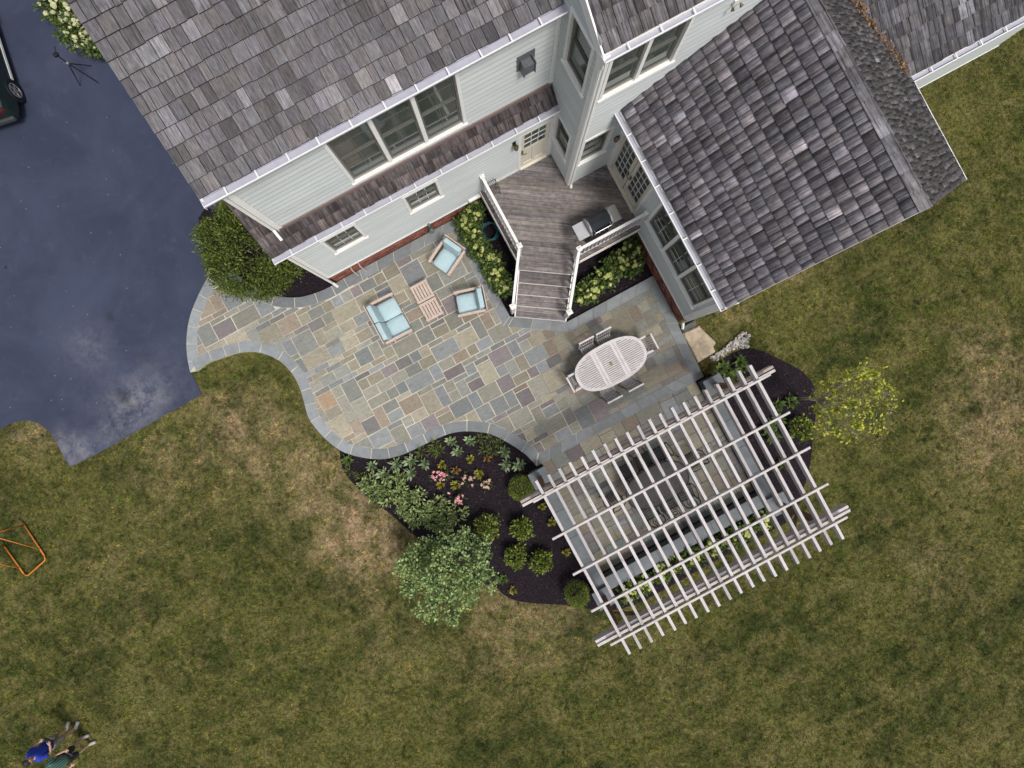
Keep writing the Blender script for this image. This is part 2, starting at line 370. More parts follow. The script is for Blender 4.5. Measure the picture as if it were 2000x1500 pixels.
def bush(name, label, cat, u, v, r, h, cols, n=160, per=9, leaf=.07, aspect=.5, group=None, lump=.18, crad=.06, seed=1, z=0.0, ry=None, thick=.3, stem=True, rz=0, zmin=-.2, up=.6, zc=None):
    p = P(u, v, zc if zc is not None else z + h * .55); t = thing(name, label, cat, (p.x, p.y, z), rz, group)
    c, d = shell(n, r, ry or r, h * .5, lump, zmin, seed, thick=thick); c[:, 2] += h * .5; c[:, 2] = np.maximum(c[:, 2], .03)
    q, o = clump_points(c, d, per, crad); q[:, 2] = np.maximum(q[:, 2], .02)
    V, F_, K = leaves(q, o, leaf, aspect, cols, up=up)
    raw_mesh('foliage', V, F_, K, MAT['leaf'], t, quad=True)
    if stem:
        m = MB()
        for i in range(5):
            a = i * 1.3 + seed; m.tube([(0.02 * math.cos(a), .02 * math.sin(a), -.02), (r * .3 * math.cos(a), r * .3 * math.sin(a), h * .35), (r * .6 * math.cos(a), r * .6 * math.sin(a), h * .7)], [.012, .009, .005], 5)
        m.build('stem', MAT['bark'], t)
    return t

# ------------------------------------------------------------------ ground
ZP = .10; ZL = .016
X1, Y1, X2, Y2 = -3.32, 5.40, -3.09, 5.78          # lower and upper wall of the main block
XB, YB, XW, YE = 4.18, 4.34, 5.48, -.74            # cross wing corner, sun-room wing
ZD, ZB = 1.15, .79                                 # deck and top of the brick base
curve = [(1028, 889), (1001, 870), (962, 849.5), (935, 844), (907.5, 842.5), (880, 846.5), (852.5, 857.5), (825, 870), (797.5, 883.5), (770, 893), (742.5, 897), (715, 895), (687.5, 889), (665.5, 880.5), (640.7, 862), (619, 840), (602, 815), (594, 787.5), (586, 760), (576, 738), (563, 721), (543, 703), (512, 690), (485, 687), (460, 690), (432, 699), (405, 709), (382, 725)]
left_arc = [(371, 727), (365, 695), (364, 660), (370, 620), (384, 583), (400, 551), (414, 529), (424, 512)]
bed_arc = [(440, 518), (468, 541), (500, 562), (528, 574), (552, 580), (587, 580), (622, 570), (650, 557)]
pw = lambda L_: smooth_line([P2(u, v, ZP) for u, v in L_], 3)
segs = [pw(left_arc), pw(bed_arc), [(X1 + .14, Y1 - .03), (.937, Y1 - .03)], [(.937, Y1 - .03), (.937, 1.885)], [(.937, 1.885), (2.43, .893)], [(2.43, .893), (XW - .02, .893)], [(XW - .02, .893), (XW - .02, YE - .06), (5.42, YE - .08), (5.36, -2.62)], [(5.36, -2.62), (-.53, -2.62)], [(-.53, -2.62)] + pw(curve)]
PATIO = []
for s_ in segs:
    for p in s_:
        if not PATIO or math.dist(p, PATIO[-1]) > .02: PATIO.append(p)
if area(PATIO) < 0: flip = True
LOWER = [(-.36, -2.62), (5.1, -2.62), (5.1, -6.52), (-.36, -6.52)]
def Wp(L_, z=0): return [P2(u, v, z) for u, v in L_]
bedA = Wp([(664, 878), (666, 905), (677, 929), (698, 953), (727, 979), (751, 995), (778, 1017), (797, 1035), (830, 1062), (880, 1100), (935, 1135), (967, 1147), (983, 1161), (1010, 1174), (1050, 1179), (1103, 1182), (1157, 1190), (1200, 1192), (1260, 1172), (1380, 1105), (1500, 1040), (1545, 1012), (1568, 960), (1583, 905), (1588, 850), (1594, 800), (1590, 755), (1566, 725), (1520, 700), (1475, 682), (1440, 686), (1412, 702), (1390, 722)])
bedA = smooth_line(bedA, 3) + [(5.30, -2.4), (-.4, -2.4)] + [(x, y + .15) for x, y in pw(curve)[:40]]
bedB = [(.90, Y1), (.90, 1.8), (2.4, .85), (XW, .85), (XW, Y1)]
bedC = Wp([(420, 508), (402, 492), (388, 460), (388, 425), (402, 404)]) + [(-4.2, 7.4), (-3.2, 7.6), (X1 + .2, Y1)] + [P2(u, v + 0, 0) for u, v in ((652, 560), (622, 573), (587, 584), (552, 584), (528, 579), (500, 567), (468, 546), (440, 522))]
bedD = Wp([(50, -90), (72, -20), (84, 10), (104, 45), (130, 68), (160, 84), (200, 100), (270, 112), (360, 0), (300, -140)])
DRIVE = Wp([(374, 728), (382, 747), (394, 770), (315, 815), (250, 852.5), (175, 894), (136, 912), (122.5, 890), (110, 865), (97.5, 845), (80, 830), (65, 823), (50, 821), (25, 825), (0, 837.5), (-60, 870), (-900, 900), (-900, -900), (420, -700)]) + [(-2.6, 9.5), P2(430, 390), P2(404, 430), P2(410, 505), P2(420, 520)] + [P2(u + 8, v) for u, v in left_arc[::-1]]
HOUSE = [(X1, Y1), (XB, Y1), (XB, YB), (XW, YB), (XW, YE), (11.0, YE), (11.0, 2.05), (18, 2.05), (18, 16), (X1, 16)]

dryc = [(470, 850, .8, .6), (555, 915, .9, .45), (640, 990, 1.0, .5), (700, 1068, .75, 1.15), (740, 1045, .7, .8), (620, 900, .8, .35), (60, 835, .6, .7), (1010, 1195, .9, .55), (1110, 1200, .7, .4), (1960, 820, 1.0, .7), (1930, 700, .7, .8), (1905, 880, .8, .5), (530, 790, .5, .3), (1560, 530, .4, .5), (1430, 600, .5, .4), (1000, 1260, 1.2, .25), (330, 900, 1.0, .35), (1830, 1110, .9, .3), (760, 1250, .9, .25), (1330, 1300, .7, .25), (420, 800, .5, .5), (230, 1110, .8, .2)]
dryw = [(P(u, v), r, a) for u, v, r, a in dryc]
def dryness(x, y):
    d = np.zeros(len(x))
    for c, r, a in dryw: d += a * np.exp(-((x - c.x) ** 2 + (y - c.y) ** 2) / (2 * r * r))
    return np.clip(d, 0, 1.2) * .5
ax = np.concatenate([[-260, -120, -60, -30], np.arange(-22, 22.01, .35), [30, 60, 120, 260]])
gx, gy = np.meshgrid(ax, ax); n_ = len(ax); gz = np.full(gx.size, -.04)
V = np.stack([gx.ravel(), gy.ravel(), gz], 1); i_ = np.arange(n_ * n_).reshape(n_, n_)
Q = np.stack([i_[:-1, :-1], i_[:-1, 1:], i_[1:, 1:], i_[1:, :-1]], -1).reshape(-1, 4)
lawn = raw_mesh('lawn', V, Q, None, MAT['lawn'], extra={'dry': dryness(V[:, 0], V[:, 1])}, quad=True); tag(lawn, kind='structure')
# grass blades
N_ = 330000
gu = RN.uniform(-1100, 1100, N_); gv = RN.uniform(-850, 850, N_); k_ = H / F
gx = (gu * CT + gv * ST) * k_; gy = (-gu * ST + gv * CT) * k_
gx0, gy0 = gx, gy; jx, jy = RN.normal(0, .035, N_), RN.normal(0, .035, N_); gx, gy = gx + jx, gy + jy
keep = ~inside(gx, gy, PATIO) & ~inside(gx, gy, bedA) & ~inside(gx, gy, bedB) & ~inside(gx, gy, bedC) & ~inside(gx, gy, bedD) & ~inside(gx, gy, DRIVE) & ~inside(gx, gy, HOUSE) & ~inside(gx, gy, [(-.9, -2.6), (5.7, -2.6), (5.7, -7.3), (-.9, -7.3)])
gx, gy = gx0[keep], gy0[keep]
ck = RN.integers(0, len(gx), 5200); ck = np.repeat(ck, 16); wx, wy = gx[ck] + RN.normal(0, .045, len(ck)), gy[ck] + RN.normal(0, .045, len(ck)); nw = len(ck)   # coarser weed and fescue clumps
gx, gy = np.concatenate([gx, wx]), np.concatenate([gy, wy]); n = len(gx); B = 3
bx = np.repeat(gx, B) + RN.normal(0, .022, n * B); by = np.repeat(gy, B) + RN.normal(0, .022, n * B); m = n * B
an = RN.uniform(0, 6.283, m); ln = RN.uniform(.03, .075, m); hh = RN.uniform(.018, .055, m); wd = RN.uniform(.006, .013, m)
b0 = np.stack([bx, by, np.full(m, -.045)], 1); sd = np.stack([-np.sin(an) * wd, np.cos(an) * wd, np.zeros(m)], 1); tp = b0 + np.stack([np.cos(an) * ln, np.sin(an) * ln, hh], 1)
V = np.stack([b0 - sd, b0 + sd, tp], 1).reshape(-1, 3); T = np.arange(m * 3).reshape(-1, 3)
cc = RN.uniform(.45, 1.8, (m, 1)) * np.array([[1, 1, 1]]) * (1 + RN.normal(0, .08, (m, 3)))
wc = np.repeat(np.array([(1.0, 1.35, .9), (1.7, 1.7, 1.3), (.5, .62, .5), (1.25, 1.5, 1.0), (2.0, 1.8, 1.5)])[RN.integers(0, 5, nw // 16)], 16 * B, 0); cc[-nw * B:] *= wc
grass = raw_mesh('grass', V, T, np.repeat(cc, 3, 0), MAT['grass'], extra={'dry': np.repeat(dryness(bx, by) * RN.uniform(.5, 1.4, m), 3)})
tag(grass, 'short patchy olive green and straw coloured lawn grass', 'grass', kind='stuff')
del V, T, b0, sd, tp
# driveway: finely divided so that wear can be stored per vertex
def sheet(name, poly, z, mat, step=.25, bump=0):
    poly = ccw(poly); xs = [p[0] for p in poly]; ys = [p[1] for p in poly]; mb = MB(); seen = {}
    lim = 24
    x = max(min(xs), -lim)
    while x < min(max(xs), lim):
        y = max(min(ys), -lim)
        while y < min(max(ys), lim):
            c = clip(poly, [(x, y), (x + step, y), (x + step, y + step), (x, y + step)])
            if c:
                idx = []
                for p in c:
                    kx = (round(p[0], 3), round(p[1], 3))
                    if kx not in seen:
                        seen[kx] = len(mb.v); mb.v.append((p[0], p[1], z + (R.uniform(-bump, bump) if bump else 0))); mb.c.append((1, 1, 1))
                    if seen[kx] not in idx: idx.append(seen[kx])
                if len(idx) > 2: mb.f.append(tuple(idx))
            y += step
        x += step
    return tag(mb.build(name, mat), kind='structure')
drive = sheet('driveway', DRIVE, -.012, MAT['asphalt'], .16)
wear = [(150, 885, .36, 1.2), (255, 800, .45, .7), (290, 775, .5, .55), (215, 850, .35, .5), (240, 790, .8, .25), (330, 740, .7, .2), (170, 680, .5, .5), (120, 860, .3, .7)]
stn = [(238, 775, .11, 1.0), (250, 790, .16, .35), (214, 618, .1, .55), (55, 165, .1, .5), (245, 905, .0001, 0)]
me = drive.data; co = np.empty(len(me.vertices) * 3, np.float32); me.vertices.foreach_get('co', co); co = co.reshape(-1, 3)
for nm_, lst in (('wear', wear), ('stain', stn)):
    w_ = np.zeros(len(co))
    for u, v, r, a in lst:
        c = P(u, v); w_ += a * np.exp(-((co[:, 0] - c.x) ** 2 + (co[:, 1] - c.y) ** 2) / (2 * max(r * .75, .07) ** 2 if nm_ == 'stain' else 2 * r * r))
    at = me.attributes.new(nm_, 'FLOAT', 'POINT'); at.data.foreach_set('value', np.clip(w_, 0, 1).astype(np.float32))
for nm_, pl in (('planting_bed', bedA), ('deck_planting_bed', bedB), ('corner_planting_bed', bedC), ('side_planting_bed', bedD)):
    sheet(nm_, pl, -.004, MAT['mulch'], .12, .007)
# bark chips on the beds
cx = []; 
for pl, z_ in ((bedA, 0), (bedB, 0), (bedC, 0), (bedD, 0)):
    xs = [p[0] for p in pl]; ys = [p[1] for p in pl]; a_ = (max(xs) - min(xs)) * (max(ys) - min(ys)); k = int(a_ * 230)
    x = RN.uniform(min(xs), max(xs), k); y = RN.uniform(min(ys), max(ys), k); ok = inside(x, y, pl) & ~inside(x, y, PATIO) & ~inside(x, y, [(-.4, -2.6), (5.2, -2.6), (5.2, -6.6), (-.4, -6.6)])
    cx.append(np.stack([x[ok], y[ok], np.full(ok.sum(), .012)], 1))
cx = np.concatenate(cx); n = len(cx)
V, Q, K = leaves(cx, unit(RN.normal(0, 1, (n, 3)) * np.array([1, 1, .25])), .055, .4, [(.012, .009, .014), (.024, .016, .022), (.04, .028, .034), (.008, .006, .009), (.075, .055, .06)], .3, 1.6)
chips = raw_mesh('mulch_chips', V, Q, K, MAT['chips'], quad=True); tag(chips, 'dark brown bark mulch chips covering the planting beds', 'mulch', kind='stuff')

# ------------------------------------------------------------------ patio
def offset_in(poly, d):
    poly = ccw(poly); n = len(poly); out = []
    for i in range(n):
        p0, p1, p2 = poly[i - 1], poly[i], poly[(i + 1) % n]
        e1 = Vector((p1[0] - p0[0], p1[1] - p0[1])).normalized(); e2 = Vector((p2[0] - p1[0], p2[1] - p1[1])).normalized()
        n1 = Vector((-e1.y, e1.x)); n2 = Vector((-e2.y, e2.x)); b = (n1 + n2)
        b = b.normalized() if b.length > 1e-3 else n1; s_ = min(1 / max(b.dot(n1), .35), 1.9)
        out.append((p1[0] + b.x * d * s_, p1[1] + b.y * d * s_))
    return out
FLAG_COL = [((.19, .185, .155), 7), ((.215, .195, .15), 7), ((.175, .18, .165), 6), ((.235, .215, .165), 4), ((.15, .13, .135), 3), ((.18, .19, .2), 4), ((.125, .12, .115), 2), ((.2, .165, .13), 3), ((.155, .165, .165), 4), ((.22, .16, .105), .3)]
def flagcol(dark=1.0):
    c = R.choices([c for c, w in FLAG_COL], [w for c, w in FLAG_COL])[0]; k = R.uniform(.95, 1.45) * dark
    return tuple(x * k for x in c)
def ashlar(x0, y0, x1, y1, m):
    nx, ny = int((x1 - x0) / m) + 1, int((y1 - y0) / m) + 1; occ = np.zeros((nx, ny), bool); out = []
    S = [(2, 2), (2, 3), (3, 2), (3, 3), (3, 4), (4, 3), (2, 4), (4, 2), (4, 4), (3, 5), (5, 3)]; Wt = [5, 6, 6, 6, 6, 6, 2, 2, 3, 2, 2]
    for i in range(nx):
        for j in range(ny):
            if occ[i, j]: continue
            for _ in range(9):
                w, h = R.choices(S, Wt)[0]
                if i + w <= nx and j + h <= ny and not occ[i:i + w, j:j + h].any(): break
            else:
                w = h = 1
                while h < 3 and j + h < ny and not occ[i, j + h]: h += 1
                while w < 3 and i + w < nx and not occ[i + w, j:j + h].any(): w += 1
            occ[i:i + w, j:j + h] = True; out.append((x0 + i * m, y0 + j * m, x0 + (i + w) * m, y0 + (j + h) * m))
    return out
def slab(parent, poly, z0, z1, mat, color, name='flagstone', ch=.006):
    poly = ccw(poly); c = (sum(p[0] for p in poly) / len(poly), sum(p[1] for p in poly) / len(poly)); n = len(poly)
    t = [(p[0] - c[0], p[1] - c[1]) for p in poly]; s_ = [(x * (1 - ch / max(math.hypot(x, y), .02)), y * (1 - ch / max(math.hypot(x, y), .02))) for x, y in t]
    if name == 'flagstone': t = [(x + R.uniform(-.007, .007), y + R.uniform(-.007, .007)) for x, y in t]; s_ = [(x * (1 - ch / max(math.hypot(x, y), .02)), y * (1 - ch / max(math.hypot(x, y), .02))) for x, y in t]
    mb = MB(); tl = R.uniform(-.004, .004)
    mb.add([(x, y, z0) for x, y in t] + [(x, y, z1 - ch) for x, y in t] + [(x, y, z1 + tl * x) for x, y in s_],
           [(i, (i + 1) % n, n + (i + 1) % n, n + i) for i in range(n)] + [(n + i, n + (i + 1) % n, 2 * n + (i + 1) % n, 2 * n + i) for i in range(n)] + [tuple(range(2 * n, 3 * n))])
    return mb.build(name, mat, parent, (c[0], c[1], 0), color=color)
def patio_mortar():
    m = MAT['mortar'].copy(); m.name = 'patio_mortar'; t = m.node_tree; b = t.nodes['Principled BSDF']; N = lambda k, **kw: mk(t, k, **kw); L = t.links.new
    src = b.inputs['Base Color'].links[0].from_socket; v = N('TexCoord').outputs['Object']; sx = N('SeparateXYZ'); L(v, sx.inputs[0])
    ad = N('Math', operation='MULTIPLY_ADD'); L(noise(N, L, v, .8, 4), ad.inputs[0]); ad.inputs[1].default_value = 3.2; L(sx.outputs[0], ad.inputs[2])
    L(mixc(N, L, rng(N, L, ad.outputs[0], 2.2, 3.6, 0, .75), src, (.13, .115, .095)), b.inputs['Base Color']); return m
MAT['patio_mortar'] = patio_mortar()
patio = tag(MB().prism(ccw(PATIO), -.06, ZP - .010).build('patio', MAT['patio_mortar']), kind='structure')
BW = .33
inner = offset_in(PATIO, BW)
stones = 0
for (x0, y0, x1, y1) in ashlar(-10.2, -4.3, 5.6, 9.0, .166):
    j = R.uniform(.009, .015); c = clip(inner, [(x0 + j, y0 + j), (x1 - j, y0 + j), (x1 - j, y1 - j), (x0 + j, y1 - j)])
    if c and abs(area(c)) > .012:
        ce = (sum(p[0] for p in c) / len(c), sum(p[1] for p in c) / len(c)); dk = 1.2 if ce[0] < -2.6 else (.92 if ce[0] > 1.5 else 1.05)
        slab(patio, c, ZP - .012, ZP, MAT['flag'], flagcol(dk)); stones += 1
# border stones
out_ = ccw(PATIO); inn = inner; n = len(out_); i = 0; cum = 0; start = 0
corner = [abs(Vector((out_[i][0] - out_[i - 1][0], out_[i][1] - out_[i - 1][1])).angle(Vector((out_[(i + 1) % n][0] - out_[i][0], out_[(i + 1) % n][1] - out_[i][1])), 0)) > .5 for i in range(n)]
dense_o, dense_i, brk = [], [], []
for i in range(n):
    a, b, c, d = out_[i], out_[(i + 1) % n], inn[i], inn[(i + 1) % n]; m = max(1, int(math.dist(a, b) / .06))
    for k in range(m):
        t = k / m; dense_o.append((a[0] + (b[0] - a[0]) * t, a[1] + (b[1] - a[1]) * t)); dense_i.append((c[0] + (d[0] - c[0]) * t, c[1] + (d[1] - c[1]) * t)); brk.append(corner[i] and k == 0)
st = 0; acc = 0; tgt = R.uniform(.42, .62); n = len(dense_o)
for i in range(1, n + 1):
    acc += math.dist(dense_o[i - 1], dense_o[i % n])
    if acc > tgt or i == n or brk[i % n]:
        if acc > .1:
            po = [dense_o[k % n] for k in range(st, i + 1)]; pi = [dense_i[k % n] for k in range(st, i + 1)]
            if len(po) > 2:
                sh = lambda L_: [tuple(Vector(L_[0]).lerp(Vector(L_[1]), .16))] + L_[1:-1:2] + [tuple(Vector(L_[-1]).lerp(Vector(L_[-2]), .16))]
                q = sh(po) + [tuple(Vector(p).lerp(Vector(o), .03)) for p, o in zip(sh(pi), sh(po))][::-1]
                if area(q) > .02:
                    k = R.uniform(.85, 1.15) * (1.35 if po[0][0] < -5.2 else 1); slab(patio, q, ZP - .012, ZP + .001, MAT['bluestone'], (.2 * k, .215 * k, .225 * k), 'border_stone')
        st = i; acc = 0; tgt = R.uniform(.42, .62)
low = tag(MB().prism(ccw(LOWER), -.06, ZL - .012).build('lower_patio', MAT['darkmortar']), kind='structure')
for (x0, y0, x1, y1) in ashlar(-.36, -6.52, 5.1, -2.63, .165):
    c = clip(ccw(LOWER), [(x0 + .006, y0 + .006), (x1 - .006, y0 + .006), (x1 - .006, y1 - .006), (x0 + .006, y1 - .006)])
    if c and abs(area(c)) > .012: slab(low, c, ZL - .014, ZL, MAT['flag'], flagcol(1.02))

# ------------------------------------------------------------------ house
house = thing('house', 'pale blue-grey sided house with grey cedar shingle roofs and white trim', 'house', (0.4, 8.0, 0), world=True)
def frY(Y): return lambda s, d, z: (s, Y - d, z)             # wall that faces -Y
def frX(X): return lambda s, d, z: (X - d, s, z)             # wall that faces -X
def siding(fr, s0, s1, z0, z1, holes=(), top=None, expo=.165):
    mb = MB((1, 1, 1)); z = z0
    while z < z1 - .01:
        zt = min(z + expo, z1); a, b = s0, s1
        cuts = sorted((h[0], h[1]) for h in holes if h[2] < zt - .02 and h[3] > z + .02)
        x = s0; runs = []
        for c0, c1 in cuts:
            if c0 > x: runs.append((x, c0))
            x = max(x, c1)
        if x < s1: runs.append((x, s1))
        for p, q in runs:
            g = R.uniform(.96, 1.03); mb.col = (g, g, g); zl = min(z + .026, zt)
            mb.add([fr(p, .027, zl), fr(q, .027, zl), fr(q, .003, zt), fr(p, .003, zt)], [(0, 1, 2, 3)])
            mb.col = (.8, .81, .81); mb.add([fr(p, .03, z), fr(q, .03, z), fr(q, .027, zl), fr(p, .027, zl), fr(p, 0, z), fr(q, 0, z)], [(0, 1, 2, 3), (0, 4, 5, 1)])  # shade line at each lap, with grime, put into the board colour
        z = zt
    return mb
def window(fr, s0, s1, z0, z1, units=1, grid=(2, 2), sill=True, name='window', dh=True):
    """casing outside, jamb set back, screened sashes with panes and muntins"""
    cw = .075
    w = MB().fbox(fr, s0, s1, -.11, -.10, z0, z1).build(name, MAT['sash'], house)
    m = MB()
    m.fbox(fr, s0 - cw, s0, -.02, .046, z0 - .02, z1 + cw); m.fbox(fr, s1, s1 + cw, -.02, .046, z0 - .02, z1 + cw)
    m.fbox(fr, s0, s1, -.02, .044, z1, z1 + cw)
    uw = (s1 - s0) / units
    for i in range(1, units): m.fbox(fr, s0 + i * uw - .045, s0 + i * uw + .045, -.02, .03, z0, z1)
    m.build('casing', MAT['trim'], w)
    if sill: MB().fbox(fr, s0 - cw - .02, s1 + cw + .02, -.02, .075, z0 - .055, z0 - .0).build('sill', MAT['trim'], w)
    for i in range(units):
        a, b = s0 + i * uw + (.045 if i else .004), s0 + (i + 1) * uw - (.045 if i < units - 1 else .004); zm = (z0 + z1) / 2
        j = MB(); j.fbox(fr, a, a + .02, -.10, -.02, z0, z1); j.fbox(fr, b - .02, b, -.10, -.02, z0, z1); j.fbox(fr, a + .02, b - .02, -.10, -.021, z0, z0 + .03); j.build('jamb', MAT['screen'], w)
        for lo, hi, d in ((z0 + .03, zm, -.06), (zm, z1, -.085)):
            sm = MB(); t = .035
            sm.fbox(fr, a + .02, a + .02 + t, d - .012, d + .012, lo, hi); sm.fbox(fr, b - .02 - t, b - .02, d - .012, d + .012, lo, hi)
            sm.fbox(fr, a + .02 + t, b - .02 - t, d - .012, d + .012, lo, lo + t); sm.fbox(fr, a + .02 + t, b - .02 - t, d - .012, d + .012, hi - t, hi)
            sm.build('sash', MAT['sash'], w)
            MB().fbox(fr, a + .02 + t, b - .02 - t, d - .008, d - .003, lo + t, hi - t).build('pane', MAT['glass'], w)
            g = MB(); gw = (b - a - .04 - 2 * t)
            for k in range(1, grid[0]): g.fbox(fr, a + .02 + t + gw * k / grid[0] - .007, a + .02 + t + gw * k / grid[0] + .007, d - .003, d + .003, lo + t, hi - t)
            for k in range(1, grid[1]): g.fbox(fr, a + .02 + t, b - .02 - t, d - .0025, d + .0035, lo + t + (hi - lo - 2 * t) * k / grid[1] - .007, lo + t + (hi - lo - 2 * t) * k / grid[1] + .007)
            if g.v: g.build('muntin', MAT['sash'] if grid == (2, 2) else MAT['muntin'], w)
    return w
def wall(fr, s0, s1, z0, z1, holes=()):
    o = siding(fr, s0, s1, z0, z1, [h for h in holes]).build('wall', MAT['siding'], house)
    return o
def panelboard(fr, s0, s1, z0, z1, name='trim_board', d=.042): return MB().fbox(fr, s0, s1, -.01, d, z0, z1).build(name, MAT['trim'], house)
f1, f2, fbl, fbf, fw, f3 = frY(Y1), frY(Y2), frX(XB), frY(YB), frX(XW), frY(2.05)
# lower front wall
W1 = [(-2.47, -1.62, 2.24, 3.30), (-.16, .70, 2.24, 3.30)]
D1 = (3.16, 4.02, ZD, 3.2)
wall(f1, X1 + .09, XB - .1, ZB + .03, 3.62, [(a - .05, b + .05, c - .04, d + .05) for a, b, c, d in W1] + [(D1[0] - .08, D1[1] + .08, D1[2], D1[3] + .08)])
for a, b, c, d in W1: window(f1, a, b, c, d, 1, (3, 2))
panelboard(f1, X1 - .02, X1 + .09, ZB, 3.62, 'corner_board'); panelboard(f1, X1, 1.85, ZB - .02, ZB + .04, 'water_table', .045); panelboard(f1, XB - .12, XB - .005, ZD, 3.62, 'corner_board')
panelboard(f1, 1.95, D1[0] - .085, ZD + .005, ZD + .12, 'water_table', .03)
wall(frX(X1), Y1 + .09, 15.0, ZB + .03, 3.62); panelboard(frX(X1), Y1 - .02, Y1 + .1, ZB, 3.62, 'corner_board')
# upper front wall
W2 = (-.96, 1.84, 4.46, 6.42)
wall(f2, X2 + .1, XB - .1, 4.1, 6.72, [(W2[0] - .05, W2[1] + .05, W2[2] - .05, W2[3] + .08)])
window(f2, *W2, 3, (2, 2)); panelboard(f2, W2[0] - .1, W2[1] + .1, 4.34, 4.405, 'sill_board', .028)
panelboard(f2, X2 - .03, X2 + .11, 4.12, 6.72, 'corner_board'); panelboard(f2, XB - .12, XB - .005, 4.1, 6.8, 'corner_board')
wall(frX(X2), Y2 + .11, 15.0, 4.1, 6.9); panelboard(frX(X2), Y2 - .02, Y2 + .11, 4.12, 6.7, 'corner_board')
# cross wing: left cheek and front
WBL = (4.66, 5.40, 5.5, 6.95); WBl = (4.70, 5.32, 2.2, 3.46)
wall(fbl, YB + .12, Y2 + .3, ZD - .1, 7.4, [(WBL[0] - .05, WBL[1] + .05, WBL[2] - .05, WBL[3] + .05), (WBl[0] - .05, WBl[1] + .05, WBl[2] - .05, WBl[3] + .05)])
window(fbl, *WBL, 1, (1, 1)); window(fbl, *WBl, 1, (1, 1))
WBF = (4.40, 6.02, 5.62, 6.95); WBf = (4.33, 5.06, 2.45, 3.72)
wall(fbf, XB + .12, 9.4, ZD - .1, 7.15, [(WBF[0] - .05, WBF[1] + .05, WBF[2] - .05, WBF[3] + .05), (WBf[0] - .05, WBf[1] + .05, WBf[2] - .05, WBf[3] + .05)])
window(fbf, *WBF, 2, (1, 1)); window(fbf, *WBf, 1, (1, 1))
panelboard(fbf, XB - .03, XB + .13, ZD + .01, 7.12, 'corner_board'); panelboard(fbl, YB - .02, YB + .13, ZD + .01, 7.12, 'corner_board')
# sun-room wing
WW = (-.46, 2.17, 1.80, 3.55); DW = (2.72, 4.22, ZD, 3.25)
wall(fw, YE + .1, YB - .02, ZB + .03, 4.4, [(WW[0] - .05, WW[1] + .05, WW[2] - .05, WW[3] + .05), (DW[0] - .08, DW[1] + .08, DW[2] - .2, DW[3] + .08)])
window(fw, *WW, 3, (2, 3)); panelboard(fw, YE - .02, YE + .1, ZB, 4.4, 'corner_board'); panelboard(fw, YE, 2.2, ZB - .02, ZB + .04, 'water_table', .045)
panelboard(fw, YB - .13, YB - .02, ZD, 4.4, 'corner_board')
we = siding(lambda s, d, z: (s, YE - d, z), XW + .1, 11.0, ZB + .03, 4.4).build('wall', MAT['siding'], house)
panelboard(lambda s, d, z: (s, YE - d, z), XW - .02, XW + .1, ZB, 4.4, 'corner_board')
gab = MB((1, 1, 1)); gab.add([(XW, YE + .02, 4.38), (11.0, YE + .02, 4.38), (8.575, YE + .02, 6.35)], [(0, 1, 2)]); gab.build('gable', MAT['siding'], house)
# far wing
wall(f3, 10.95, 17.5, ZB + .03, 4.3); panelboard(f3, 10.95, 17.5, ZB - .02, ZB + .04, 'water_table', .045)
wall(frX(10.96), YE, 2.05, ZB, 4.4).name = 'wall'
# brick base: flat header course over stretchers, joined (bricks only a few pixels across)
bk = MB(); BC = [(.22, .07, .045), (.27, .09, .06), (.17, .055, .04), (.31, .13, .09), (.14, .05, .04)]
def bricks(fr, s0, s1, z0, z1):
    bk.col = (.46, .42, .36); bk.fbox(fr, s0, s1, -.03, .012, z1 - .083, z1 - .024)
    bk.col = (.46, .42, .36); bk.fbox(fr, s0, s1, -.2, -.012, z0, z1 - .015)
    z = z0
    while z < z1 - .1:
        s_ = s0 + R.uniform(-.2, 0)
        while s_ < s1:
            a, b = max(s_, s0), min(s_ + .194, s1)
            if b - a > .02: bk.col = R.choice(BC); bk.fbox(fr, a, b, -.012, R.uniform(-.002, .003), z, min(z + .057, z1 - .09))
            s_ += .205
        z += .068
    s_ = s0
    while s_ < s1 - .05:
        bk.col = R.choice(BC); bk.fbox(fr, s_, s_ + .072, -.03, R.uniform(.016, .022), z1 - .085, z1 - .022); s_ += .1
bk.anyc = True
bricks(f1, X1 + .01, 1.9, .02, ZB); bricks(fw, YE + .01, 2.2, .02, ZB); bricks(frX(X1), Y1 + .01, 8.5, .02, ZB); bricks(f3, 11.0, 14.5, .0, ZB)
bricks(lambda s, d, z: (s, YE - d, z), XW + .01, 11.0, .02, ZB)
tag(bk.build('brick_base', MAT['brick'], house), kind='stuff')
